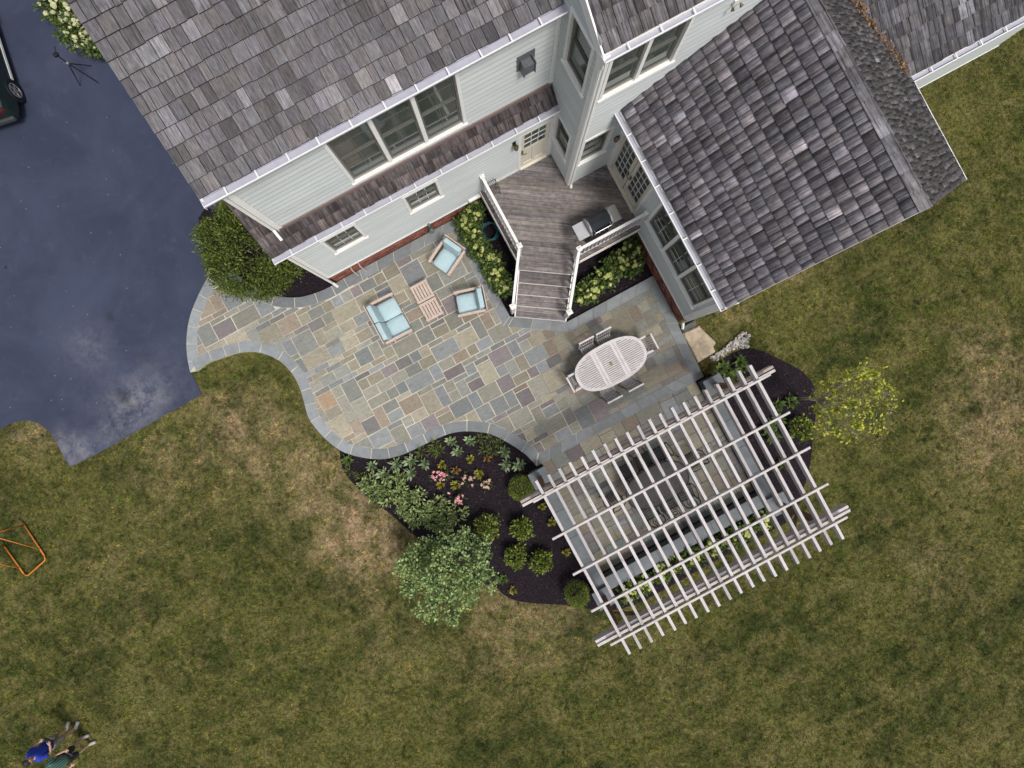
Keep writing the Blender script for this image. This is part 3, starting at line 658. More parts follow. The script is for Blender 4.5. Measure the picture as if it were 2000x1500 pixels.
# doors
def door(fr, s0, s1, z0, z1, nx, ny, glass_lo, hand, name='door'):
    d = MB(); zg0 = z0 + (z1 - z0) * glass_lo; zg1 = z1 - .13; st = .11
    d.fbox(fr, s0, s1, -.05, -.03, z0 + .02, zg0); d.fbox(fr, s0, s0 + st, -.05, -.012, z0 + .02, z1); d.fbox(fr, s1 - st, s1, -.05, -.012, z0 + .02, z1)
    d.fbox(fr, s0 + st, s1 - st, -.05, -.012, zg1, z1); d.fbox(fr, s0 + st, s1 - st, -.05, -.012, zg0 - .1, zg0); d.fbox(fr, s0 + st, s1 - st, -.05, -.012, z0 + .02, z0 + .22)
    mid = (s0 + s1) / 2
    if glass_lo > .3: d.fbox(fr, mid - .05, mid + .05, -.05, -.013, z0 + .22, zg0 - .1)
    o = d.build(name, MAT['door'], house)
    g0, g1 = s0 + st, s1 - st
    for i in range(nx):
        for j in range(ny):
            a, b = g0 + (g1 - g0) * i / nx + .009, g0 + (g1 - g0) * (i + 1) / nx - .009; c, e = zg0 + (zg1 - zg0) * j / ny + .009, zg0 + (zg1 - zg0) * (j + 1) / ny - .009
            MB().fbox(fr, a, b, -.04, -.032, c, e).build('pane', MAT['glass'], o)
    m = MB()
    for i in range(1, nx): x = g0 + (g1 - g0) * i / nx; m.fbox(fr, x - .01, x + .01, -.045, -.018, zg0, zg1)
    for j in range(1, ny): z = zg0 + (zg1 - zg0) * j / ny; m.fbox(fr, g0, g1, -.045, -.0185, z - .01, z + .01)
    m.build('muntin', MAT['muntin'], o)
    if hand is not None:
        q = Vector(fr(hand, .03, z0 + 1.0)); k = MB(); k.fbox(fr, hand - .025, hand + .025, -.012, .004, z0 + .9, z0 + 1.12)
        k.tube([fr(hand, 0, z0 + 1.0), fr(hand, .06, z0 + 1.0), fr(hand + .1, .065, z0 + 1.0)], .013, 6); k.build('handle', MAT['brass'], o)
    return o
def dcasing(fr, s0, s1, z0, z1, cw=.085):
    m = MB(); m.fbox(fr, s0 - cw, s0, -.06, .03, z0 + .005, z1 + cw); m.fbox(fr, s1, s1 + cw, -.06, .03, z0 + .005, z1 + cw); m.fbox(fr, s0, s1, -.06, .029, z1, z1 + cw); m.build('door_casing', MAT['trim'], house)
    MB().fbox(fr, s0, s1, -.06, .06, z0 + .004, z0 + .035).build('threshold', MAT['door'], house)
dcasing(f1, *D1); door(f1, D1[0], D1[1], ZD, D1[3], 3, 3, .55, D1[0] + .06)
dcasing(fw, *DW); mid = (DW[0] + DW[1]) / 2
door(fw, DW[0], mid - .012, ZD, DW[3], 3, 5, .2, mid - .07, 'french_door'); door(fw, mid + .012, DW[1], ZD, DW[3], 3, 5, .2, mid + .07, 'french_door')
# gutters (open troughs with straps)
def gutter(a, b, out, z, name='gutter', straps=True, first=.5):
    """a-b: line of the outer lip; out: unit vector away from the wall"""
    a, b, out = Vector((*a, z)), Vector((*b, z)), Vector((*out, 0)); w = .185; prof = [(0, 0), (.0, -.012), (.02, -.06), (w, -.045), (w, .0)]
    m = MB(); n = len(prof); vs = []
    for p in (a, b):
        for d, zz in prof: vs.append(p - out * d + Vector((0, 0, zz)))
        for d, zz in prof[::-1]: vs.append(p - out * (d + (.006 if d < w else -.006)) + Vector((0, 0, zz + (.006 if zz < -.03 else .001))))
    k = 2 * n; m.add(vs, [(i, (i + 1) % k, k + (i + 1) % k, k + i) for i in range(k)] + [tuple(range(k))[::-1], tuple(range(k, 2 * k))])
    g = m.build(name, MAT['gutter'], house)
    lip = MB(); ax = (b - a).normalized(); lip.bar(a - out * .012 + Vector((0, 0, .012)), b - out * .012 + Vector((0, 0, .012)), .026, .016); lip.build('lip', MAT['gutterlip'], g)
    for e in (a, b):
        MB().bar(e - out * .002 + Vector((0, 0, -.045)), e - out * w + Vector((0, 0, -.045)), .012, .1).build('end_cap', MAT['gutterlip'], g)
    if straps:
        s_ = first; Lg = (b - a).length
        while s_ < Lg - .1:
            p = a + ax * s_; MB().bar(p - out * .01 + Vector((0, 0, .016)), p - out * (w + .02) + Vector((0, 0, .022)), .03, .008).build('strap', MAT['gutterlip'], g); s_ += R.uniform(.62, .72)
    return g
gutter((-3.685, 5.238), (XB - .02, 5.238), (0, -1), 3.75); gutter((-3.454, 5.53), (XB - .02, 5.53), (0, -1), 6.78)
gutter((XB - .04, 4.20), (9.4, 4.20), (0, -1), 7.16); gutter((4.97, YE - .06), (4.97, YB - .01), (-1, 0), 4.45); gutter((11.36, 1.72), (17.5, 1.72), (0, -1), 4.42)
gutter((11.36, YE - .06), (11.36, 1.70), (1, 0), 4.44, straps=False)
# fascia and soffit
for q_ in ((-3.62, 5.425, 3.63, XB - .01, 5.45, 3.76), (-3.40, 5.72, 6.66, XB - .01, 5.76, 6.80), (XB, 4.33, 7.03, 9.4, 4.36, 7.17), (5.10, YE - .04, 4.32, 5.14, YB - .02, 4.46), (5.105, YE - .035, 4.31, XW + .05, YB - .025, 4.33), (11.2, 1.86, 4.28, 17.5, 1.9, 4.42), (11.2, 1.865, 4.27, 17.5, 2.1, 4.29)): MB().box(*q_).build('fascia', MAT['trim'], house)
# roofs
SH_ONE = MB(); LEN = .40
def shv(len_, zb=.05, zt=.006): return [(0, 0, 0), (1, 0, 0), (1, len_, 0), (0, len_, 0), (0, 0, zb), (1, 0, zb), (1, len_, zt), (0, len_, zt)]
SHF = [(4, 5, 6, 7), (0, 1, 5, 4), (1, 2, 6, 5), (3, 0, 4, 7)]
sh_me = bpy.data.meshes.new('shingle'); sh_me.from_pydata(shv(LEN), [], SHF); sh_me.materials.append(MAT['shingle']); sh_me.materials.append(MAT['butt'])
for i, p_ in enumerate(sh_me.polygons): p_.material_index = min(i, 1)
def shcol(tone):
    g = R.choices([R.uniform(.1, .14), R.uniform(.13, .175), R.uniform(.19, .25), R.uniform(.075, .1), R.uniform(.32, .46)], [32, 48, 12, 11, .8])[0] * tone[0]
    t = R.choice([(1.0, .95, .98), (1.02, .95, .97), (.98, .95, 1.0), (1.03, .95, .95), (1.0, .94, 1.01)])
    return tuple(g * a * b for a, b in zip(t, tone[1:]))
FIELD = {'v': [], 'c': [], 'u': [], 'n': 0}
singles = []
def roof(name, org, U, V, slope, L, Wd, expo, tone=(1, 1, 1, 1), skip=None, single=None, under=True, lo=.11, hi=.31, ulim=None):
    U, V = Vector((*U, 0)), Vector((*V, 0)); org = Vector(org); S = (V + Vector((0, 0, slope))).normalized(); N_ = U.cross(S)
    if N_.z < 0: N_ = -N_
    run = expo * S.xy.length; rows = int(Wd / run) + 1
    u0, u1 = ulim or (0, L)
    deck_ = MB(); q = [org + U * u0 - N_ * .02, org + U * u1 - N_ * .02, org + U * u1 + (V + Vector((0, 0, slope))) * Wd - N_ * .02, org + U * u0 + (V + Vector((0, 0, slope))) * Wd - N_ * .02]
    deck_.hexa([p - Vector((0, 0, .1)) for p in q] + q); rf = deck_.build(name, MAT['stain'], house)
    for i in range(rows):
        x = u0 - R.uniform(0, .04) if False else u0
        y = i * expo - .02
        if y * S.xy.length > Wd - .05: break
        while x < u1 - .02:
            w = R.triangular(lo, hi, (lo + hi) / 2); w = min(w, u1 - x)
            if u1 - (x + w) < .06: w = u1 - x
            p = org + U * (x + w / 2) + S * (y + expo / 2)
            if not (skip and skip(p)):
                flipM = U.cross(S).dot(N_) > 0
                ux = U if flipM else -U; o0 = org + U * (x + (.006 if flipM else w - .006)) + S * (y + R.uniform(-.012, .01)) + N_ * R.uniform(0, .004)
                rot = Matrix((ux, S, N_)).transposed(); wi = w - .012; col = shcol(tone); le = min(LEN, (Wd / S.xy.length - y) + .02)
                if single and single(p): singles.append((rf, o0, rot, wi, le, col, p))
                else: field(o0, rot, wi, le, col)
            x += w
    return rf
def field(o0, rot, wi, le, col):
    off = Vector((R.uniform(0, 90), R.uniform(0, 90), R.uniform(0, 90)))
    for v in shv(le): l = Vector((v[0] * wi, v[1], v[2])); FIELD['v'].append(tuple(o0 + rot @ l)); FIELD['u'].append(tuple(l + off)); FIELD['c'].append(col)
EX = .305
def inframe(p):
    k = F / (H - p.z); a, b = p.x * k, p.y * k; u, v = 1000 + a * CT - b * ST, 750 - (a * ST + b * CT); return 20 < u < 1980 and 14 < v < 1480
main_roof = roof('main_roof', (-3.454, 5.725, 6.80), (1, 0), (0, 1), .33, XB + 3.42, 4.9, EX, (1.0, 1, 1, 1.02), single=inframe)
roof('pent_roof', (-3.685, 5.43, 3.79), (1, 0), (0, 1), .95, XB + 3.66, 1.82, .27, (.8, 1.06, .95, .93), skip=lambda p: p.x > X2 - .02 and p.y > Y2 - .02)
roof('cross_wing_roof', (XB + .004, 4.385, 7.19), (1, 0), (0, 1), .55, 5.16, 3.2, .30, (1.02, 1, .98, 1))
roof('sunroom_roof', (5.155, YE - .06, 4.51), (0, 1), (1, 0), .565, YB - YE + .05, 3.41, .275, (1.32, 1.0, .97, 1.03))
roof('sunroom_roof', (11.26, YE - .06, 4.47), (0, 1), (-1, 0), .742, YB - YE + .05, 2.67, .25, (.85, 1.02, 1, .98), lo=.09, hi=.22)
roof('far_wing_roof', (9.7, 1.90, 4.45), (1, 0), (0, 1), .42, 7.8, 4.6, .30, (.78, .95, .97, 1.02))
# rear slopes, plain
rs = MB(); zt = 6.79 + .33 * 4.9; rs.add([(-3.454, 10.545, zt), (XB, 10.545, zt), (XB, 15.4, 6.8), (-3.454, 15.4, 6.8)], [(0, 1, 2, 3)]); zt = 7.17 + .55 * 3.2
rs.add([(XB - .03, 7.515, zt), (9.35, 7.515, zt), (9.35, 15.4, 6.8), (XB - .03, 15.4, 6.8)], [(0, 1, 2, 3)]); rs.build('rear_roof', MAT['stain'], house)
# cheek of the cross wing above the main roof, rake boards
ck = MB((1, 1, 1)); ck.add([(XB, YB + .02, 7.0), (XB, 9.0, 7.0), (XB, 7.4, 8.6), (XB, YB + .02, 7.05)], [(0, 1, 2, 3)]); ck.build('gable', MAT['siding'], house)
rk = MB(); rk.hexa([(XB - .035, 4.26, 6.88), (XB, 4.26, 6.88), (XB, 7.5, 8.62), (XB - .035, 7.5, 8.62), (XB - .035, 4.26, 7.16), (XB, 4.26, 7.16), (XB, 7.5, 8.93), (XB - .035, 7.5, 8.93)]); rk.build('rake_board', MAT['trim'], house)
def rake(y, pts, w=.03, h=.16):
    m = MB()
    for (xa, za), (xb, zb) in zip(pts, pts[1:]): m.hexa([(xa, y - w, za - h), (xb, y - w, zb - h), (xb, y, zb - h), (xa, y, za - h), (xa, y - w, za), (xb, y - w, zb), (xb, y, zb), (xa, y, za)])
    return m.build('rake_board', MAT['trim'], house)
rake(YE - .035, [(5.1, 4.45), (8.575, 6.42), (11.25, 4.45)])
lr = MB(); lr.hexa([(-3.44, 5.66, 6.62), (-3.41, 5.66, 6.62), (-3.41, 10.5, 8.22), (-3.44, 10.5, 8.22), (-3.44, 5.66, 6.77), (-3.41, 5.66, 6.77), (-3.41, 10.5, 8.37), (-3.44, 10.5, 8.37)]); lr.build('rake_board', MAT['trim'], house)
lr = MB(); lr.hexa([(-3.67, 5.37, 3.62), (-3.64, 5.37, 3.62), (-3.64, 7.2, 5.36), (-3.67, 7.2, 5.36), (-3.67, 5.37, 3.75), (-3.64, 5.37, 3.75), (-3.64, 7.2, 5.49), (-3.67, 7.2, 5.49)]); lr.build('rake_board', MAT['trim'], house)
# the 300 shingles that show largest stay single, the rest is one field
singles.sort(key=lambda s_: (s_[6] - Vector((-.3, 6.6, 7.2))).length)
for i, (rf, o0, rot, wi, le, col, p) in enumerate(singles):
    if i < 300 and le >= LEN:
        o = bpy.data.objects.new('shingle', sh_me); C.objects.link(o); o.color = (*col, 1); o.parent = rf
        o.matrix_local = Matrix.LocRotScale(o0, rot.to_quaternion(), Vector((wi, 1, 1)))
    else: field(o0, rot, wi, le, col)
nv = len(FIELD['v']); k = nv // 8; base = np.array(SHF).reshape(1, 4, 4); fq = (base + (np.arange(k) * 8).reshape(-1, 1, 1)).reshape(-1, 4)
fo = raw_mesh('roof_shingles', np.array(FIELD['v']) - np.array([0, 0, 0]), fq, np.array(FIELD['c']), MAT['shingles'], house, quad=True)
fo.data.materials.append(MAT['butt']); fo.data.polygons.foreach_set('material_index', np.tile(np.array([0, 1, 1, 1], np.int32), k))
uv = fo.data.attributes.new('uvw', 'FLOAT_VECTOR', 'POINT'); uv.data.foreach_set('vector', np.array(FIELD['u'], np.float32).ravel()); tag(fo, kind='stuff')
# ridge caps of the sun-room
y = YE - .07
while y < YB - .1:
    le = R.uniform(.33, .42); col = shcol((1.25, 1, 1, 1.03))
    for sgn, sl_ in ((-1, .565), (1, .742)):
        d = Vector((sgn, 0, -sl_)).normalized(); nn = Vector((sgn * sl_, 0, 1)).normalized(); p = Vector((8.575, y, 6.475))
        a = [p, p + d * (.17 if sgn < 0 else .13), p + d * (.17 if sgn < 0 else .13) + Vector((0, le + .03, 0)), p + Vector((0, le + .03, 0))]
        if sgn > 0: a = [a[1], a[0], a[3], a[2]]
        rc = MB().hexa([q + nn * (.0 if i in (0, 1) else -.012) for i, q in enumerate(a)] + [q + nn * (.032 if i in (0, 1) else .018) for i, q in enumerate(a)])
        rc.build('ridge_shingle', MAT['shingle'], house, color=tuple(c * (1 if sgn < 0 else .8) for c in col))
    y += le
# apron flashing strips and downspouts
fl = MB(); fl.box(X2, Y2 - .05, 4.13, XB, Y2 - .005, 4.22); fl.build('flashing', M('brown_flashing', (.2, .14, .13), .6, .15, 4), house)
def spout(pts, w=.065): 
    m = MB()
    for a, b in zip(pts, pts[1:]): m.bar(a, b, w, .05, (0, 1, .01))
    return m.build('downspout', MAT['trim'], house)
spout([(X1 - .05, 5.33, 3.66), (X1 - .07, Y1 - .05, 3.45), (X1 - .07, Y1 - .05, .22), (X1 + .0, Y1 - .2, .14)])
spout([(X2 - .07, 5.62, 6.70), (X2 - .07, Y2 - .05, 6.5), (X2 - .07, Y2 - .05, 4.35), (X2 - .07, Y2 - .25, 4.12)])
spout([(XB + .05, 4.28, 7.08), (XB + .05, YB - .06, 6.9), (XB + .05, YB - .06, ZD + .1), (XB + .02, YB - .14, ZD + .03)])
spout([(5.05, YE - .0, 4.36), (XW + .05, YE - .08, 4.2), (XW + .05, YE - .08, .3), (XW - .02, YE - .26, .17)])
spout([(12.0, 1.8, 4.35), (12.0, 2.0, 4.1), (12.0, 2.0, .25), (12.05, 1.7, .1)])
# small fittings on the walls
MAT['hood'] = M('dark_vent_metal', (.12, .125, .14), .5, .2, 9)
vh = MB().fbox(f2, 3.20, 3.62, .0, .035, 5.36, 5.84).build('vent_hood', MAT['hood'], house)
h = MB(); h.fbox(f2, 3.28, 3.54, .03, .2, 5.40, 5.66); h.fbox(f2, 3.27, 3.29, .03, .23, 5.38, 5.74); h.fbox(f2, 3.53, 3.55, .03, .23, 5.38, 5.74); h.build('hood', MAT['hood'], vh)
def wall_light(fr, s_, z, name='wall_light'):
    m = MB(); m.fbox(fr, s_ - .05, s_ + .05, 0, .03, z - .1, z + .1); m.tube([fr(s_, .03, z + .04), fr(s_, .1, z + .09), fr(s_, .13, z + .05)], .012, 6); o = m.build(name, MAT['black'], house)
    q = Vector(fr(s_, .13, z - .16)); MB().lathe([(.03, 0), (.06, .05), (.07, .17), (.02, .22), (.01, .25)], 8, q).build('lantern', MAT['brass'], o)
wall_light(f1, 2.95, 3.05); wall_light(fw, 4.28, 2.95); 
sp = MB().fbox(fbf, 7.0, 7.12, 0, .06, 6.6, 6.72).build('flood_light', MAT['trim'], house)
for s_ in (-.08, .08): MB().lathe([(.012, 0), (.038, .06), (.034, .07)], 8, (0, 0, 0), Tm(7.06 + s_, YB - .08, 6.62, math.radians(120), 0, s_ * 4)).build('lamp', MAT['brass'], sp)
dv = MB().rbox(.42, .1, .12, .04, Tm(1.62, Y1 - .06, .95), 2).build('dryer_vent', MAT['trim'], house)
g = MB(); g.fbox(f1, .02, .1, 0, .1, .62, .85); g.tube([f1(.06, .06, .62), f1(.06, .1, .3), f1(.06, .1, .1)], .02, 6); g.lathe([(.09, 0), (.09, .03), (.05, .12), (.02, .15)], 10, f1(.06, .16, .5)); g.build('utility_box', M('oxidised_copper', (.12, .16, .15), .6, .3, 14), house)
for s_ in (-2.62, -2.35): MB().tube([f1(s_, 0, .62), f1(s_, .12, .58), f1(s_ + .05, .26, .34)], .018, 6).build('drain_pipe', M('pale_pipe', (.45, .38, .33), .6, .1), house)
# leaves caught in the valley
va, vb = Vector((11.1, 1.95, 4.62)), Vector((9.75, 4.6, 5.66)); k = 520; t_ = RN.random(k); pts = np.array(va)[None] * (1 - t_)[:, None] + np.array(vb)[None] * t_[:, None] + RN.normal(0, 1, (k, 3)) * np.array([.05, .06, .012])
pts[:, 2] += .05
V, Q, K = leaves(pts, unit(RN.normal(0, 1, (k, 3)) * np.array([1, 1, .3])), .075, .6, [(.16, .09, .045), (.22, .13, .07), (.1, .06, .035), (.28, .18, .1)], .3, 1.2)
tag(raw_mesh('fallen_leaves', V, Q, K, MAT['deadleaf'], quad=True), 'line of brown fallen leaves caught in the roof valley', 'leaves', kind='stuff')

# ------------------------------------------------------------------ deck
deck = thing('deck', 'weathered grey wooden deck with white railings and wide stairs down to the patio', 'deck', (3.4, 3.8, 0), world=True)
DV, WV = Vector((-.55, -.835)).normalized(), Vector((.835, -.55)).normalized()
DL = Vector((1.768, 2.818)); DR = DL + WV * 1.523
dpoly = ccw([(1.87, Y1 - .02), (XW - .03, Y1 - .02), (XW - .03, 2.25), (3.46, 2.25), tuple(DR), tuple(DL), (1.87, 3.17)])
def deckcol():
    g = R.uniform(.13, .21); t = R.choice([(1.08, .95, .93), (1.03, .94, .95), (1.12, .98, .92)]); return tuple(g * a for a in t)
s0 = DL.dot(DV) + .012; t = -.3
WA = math.atan2(WV.y, WV.x)
def board(parent, poly, z0, z1, name='floor_board'):
    """one plank, built in a frame that runs along the boards"""
    c = Vector((sum(p[0] for p in poly) / len(poly), sum(p[1] for p in poly) / len(poly)))
    q = [((Vector(p) - c).dot(WV), (Vector(p) - c).dot(Vector((-WV.y, WV.x)))) for p in poly]
    return MB().prism(q, z0, z1).build(name, MAT['deck'], parent, (c.x, c.y, 0), WA, color=deckcol())
k = 0
while k < 32:
    e1 = DL.dot(DV) - k * .145; e0 = e1 - .139; k += 1
    strip = [DV * e0 + WV * -20, DV * e0 + WV * 20, DV * e1 + WV * 20, DV * e1 + WV * -20]; c = clip(dpoly, ccw([tuple(p) for p in strip]))
    if c and abs(area(c)) > .01: board(deck, c, ZD - .035, ZD + R.uniform(-.003, .002))
under = MB().prism([(1.9, Y1 - .03), (XB - .05, Y1 - .03), (XB - .05, YB - .05), (XW - .05, YB - .05), (XW - .05, 2.29), (3.48, 2.29), tuple(DR - DV * .05 - WV * .05), tuple(DL - DV * .05 + WV * .05), (1.9, 3.17)], ZD - .22, ZD - .04).build('joist_frame', MAT['stain'], deck)
RISE = (ZD - ZP) / 5; RUN = .31
st_ = MB()
for i in range(5):
    z = ZD - i * RISE; f0 = DL + DV * (i * RUN); f1_ = DL + WV * 1.523 + DV * (i * RUN)
    if i:
        for a, b in ((-.02, RUN / 2 - .003), (RUN / 2 + .003, RUN + .022)):
            p = [f0 - DV * RUN + DV * a, f1_ - DV * RUN + DV * a, f1_ - DV * RUN + DV * b, f0 - DV * RUN + DV * b]; board(deck, [tuple(x) for x in p], z - .035, z, 'stair_tread')
    p = [f0 - DV * .02, f1_ - DV * .02, f1_, f0]; board(deck, [tuple(x) for x in p], z - RISE + .002, z - .038, 'riser')
    MB().bar(Vector((*(f0 + DV * (.0225 if i else .006)), z - .016)), Vector((*(f1_ + DV * (.0225 if i else .006)), z - .014)), .022, .032).build('nosing', MAT['batten'], deck)
for sd in (0, 1):
    o_ = DL + WV * (1.523 * sd + (.02 if sd else -.02)); m = MB(); pr = [(-.3, ZD - .04), (.02, ZD - .04), (4 * RUN + .02, ZP + RISE * 1.0), (4 * RUN + .02, ZP), (4 * RUN - .3, ZP), (-.3, ZD - .4)]
    m.add([Vector((*(o_ + DV * d + WV * w), z)) for w in (-.018, .018) for d, z in pr], [tuple(range(6)), tuple(range(6, 12))[::-1]] + [(i, 6 + i, 6 + (i + 1) % 6, (i + 1) % 6) for i in range(6)]); m.build('stringer', MAT['trim'], deck)
# skirts
MB().box(1.84, 3.12, ZD - .26, 1.868, Y1 - .04, ZD - .005).build('skirt_board', MAT['stain'], deck); MB().box(3.42, 2.222, ZD - .26, XW - .05, 2.248, ZD - .005).build('skirt_board', MAT['stain'], deck)
sk = MB(); sk.box(1.825, 3.10, ZD - .30, 1.85, Y1 - .04, ZD - .262); sk.box(3.40, 2.205, ZD - .30, XW - .05, 2.232, ZD - .262); sk.box(1.815, 3.1, ZD - .02, 1.839, Y1 - .04, ZD + .01); sk.box(3.42, 2.196, ZD - .02, XW - .05, 2.221, ZD + .01); sk.build('skirt_trim', MAT['trim'], deck)
for x, y in ((1.92, 3.25), (1.92, 4.6), (3.5, 2.3), (4.6, 2.3)): MB().box(x - .045, y - .045, -.02, x + .045, y + .045, ZD - .2).build('support_post', MAT['stain'], deck)
ZR = ZD + 1.02
def newel(x, y, z0, z1, parent, cap=True, w=.05):
    o = MB().box(x - w, y - w, z0, x + w, y + w, z1).build('newel_post', MAT['white_paint'], parent)
    if cap: m = MB(); m.box(x - w - .02, y - w - .02, z1 + .001, x + w + .02, y + w + .02, z1 + .03); m.add([(x - w, y - w, z1 + .03), (x + w, y - w, z1 + .03), (x + w, y + w, z1 + .03), (x - w, y + w, z1 + .03), (x, y, z1 + .065)], [(0, 1, 4), (1, 2, 4), (2, 3, 4), (3, 0, 4)]); m.build('post_cap', MAT['trim'], parent)
def railing(a, b, za, zb, off=0, n=None, flat=False):
    a3, b3 = Vector((*a, za)), Vector((*b, zb)); d = b3 - a3; up = Vector((0, 0, 1))
    r = MB().bar(a3 + up * (1.0 - .02), b3 + up * (1.0 - .02), .075, .04).build('railing', MAT['trim'], deck)
    MB().bar(a3 + up * .9, b3 + up * .9, .03, .06).build('upper_rail', MAT['white_paint'], r); MB().bar(a3 + up * .1, b3 + up * .1, .03, .06).build('lower_rail', MAT['white_paint'], r)
    n = n or int(d.length / .125)
    me_ = MB().box(-.016, -.016, 0, .016, .016, .76).mesh('baluster')
    for i in range(n):
        p = a3 + d * ((i + .5) / n); link('baluster', me_, MAT['white_paint'], r, tuple(p + up * .125), math.atan2(d.y, d.x))
    return r
NL, NR = Vector((1.95, 3.20)), Vector((3.34, 2.36)); BL_, BR_ = Vector((1.077, 1.955)), Vector((2.44, 1.04))
railing((1.95, Y1 - .06), (1.95, 3.26), ZD, ZD); railing((3.4, 2.36), (XW - .06, 2.36), ZD, ZD)
r1 = railing(tuple(NL + (BL_ - NL).normalized() * .06), tuple(BL_ - (BL_ - NL).normalized() * .06), ZD + .02, ZP + .16, n=8); r2 = railing(tuple(NR + (BR_ - NR).normalized() * .06), tuple(BR_ - (BR_ - NR).normalized() * .06), ZD + .02, ZP + .16, n=8)
newel(NL.x, NL.y, ZD, ZR + .03, deck); newel(NR.x, NR.y, ZD, ZR + .03, deck); newel(BL_.x, BL_.y, ZP, ZP + 1.2, deck, w=.06); newel(BR_.x, BR_.y, ZP, ZP + 1.2, deck, w=.06)
newel(1.95, Y1 - .055, ZD, ZR + .02, deck, w=.045); newel(XW - .06, 2.36, ZD, ZR + .02, deck, w=.045)

# ------------------------------------------------------------------ grill
gr = thing('gas_grill', 'black gas grill with open grey side shelves beside the deck railing', 'grill', (4.17, 2.80, ZD), 0)
m = MB(); m.box(-.33, -.24, .1, .33, .24, .12); m.box(-.33, -.24, .12, -.30, .24, .72); m.box(.30, -.24, .12, .33, .24, .72); m.box(-.30, -.235, .12, .30, -.22, .72); m.box(-.30, .22, .12, .30, .235, .72); m.build('cart', MAT['black'], gr)
MB().box(-.33, -.25, .72, .33, .25, .88).build('firebox', M('dark_enamel', (.02, .022, .024), .3, .2, 6), gr)
pr = [(-.26, .885), (-.26, .93), (-.2, 1.05), (-.06, 1.14), (.1, 1.13), (.21, 1.03), (.25, .885)]
lid = MB().add([(x, y, z) for x in (-.31, .31) for y, z in pr], [tuple(range(7)), tuple(range(7, 14))[::-1]] + [(i, 7 + i, 7 + (i + 1) % 7, (i + 1) % 7) for i in range(7)]).build('lid', M('grill_lid', (.03, .035, .04), .22, .15, 5, metal=.4), gr)
ed = MB(); [ed.add([(x + dx, y * 1.02, z + .006) for dx in (-.02, .02) for y, z in pr], [tuple(range(7)), tuple(range(7, 14))[::-1]] + [(i, 7 + i, 7 + (i + 1) % 7, (i + 1) % 7) for i in range(7)]) for x in (-.32, .32)]; ed.build('lid_end', MAT['ironstone'], lid)
MB().tube([(-.24, -.2, 1.06), (-.24, -.28, 1.06), (.24, -.28, 1.06), (.24, -.2, 1.06)], .014, 8).build('handle', M('steel', (.55, .55, .57), .3, .1, metal=.9), lid)
MB().rbox(.34, .46, .03, .012, Tm(-.51, 0, .865), 2).build('side_shelf', M('grey_shelf', (.42, .42, .44), .5, .1), gr); MB().rbox(.3, .46, .03, .012, Tm(.49, 0, .865), 2).build('side_shelf', M('dull_shelf', (.2, .2, .19), .6, .1), gr)
for x in (-.2, -.07, .07, .2): MB().lathe([(.025, 0), (.022, .03)], 10, (0, 0, 0), Tm(x, -.25, .8, math.pi / 2)).build('knob', MAT['ironstone'], gr)
for x in (-.29, .29):
    for y in (-.2, .2): MB().lathe([(.045, -.015), (.05, -.008), (.05, .008), (.045, .015)], 12, (0, 0, 0), Tm(x, y, .05, math.pi / 2)).build('wheel', MAT['black'], gr)
MB().tube([(-.68, -.1, .84), (-.72, -.12, .7), (-.7, -.13, .5)], .008, 5).build('tool', MAT['black'], gr)

# wire stand beside the railing
ws = thing('wire_plant_stand', 'small black wire stand in the deck corner against the wall', 'plant stand', (2.18, 5.16, ZD))
m = MB()
for x in (-.14, .14):
    for y in (-.14, .14): m.tube([(x, y, 0), (x * .9, y * .9, .55)], .008, 5)
m.build('leg', MAT['iron'], ws)
for z, s_ in ((.2, .97), (.55, .9)):
    m = MB(); m.tube([(-.14 * s_, -.14 * s_, z), (.14 * s_, -.14 * s_, z), (.14 * s_, .14 * s_, z), (-.14 * s_, .14 * s_, z)], .008, 5, True)
    for i in range(5): q = (-.14 + .28 * (i + .5) / 5) * s_; m.tube([(q, -.14 * s_, z), (q, .14 * s_, z)], .005, 4)
    m.build('shelf', MAT['iron'], ws)
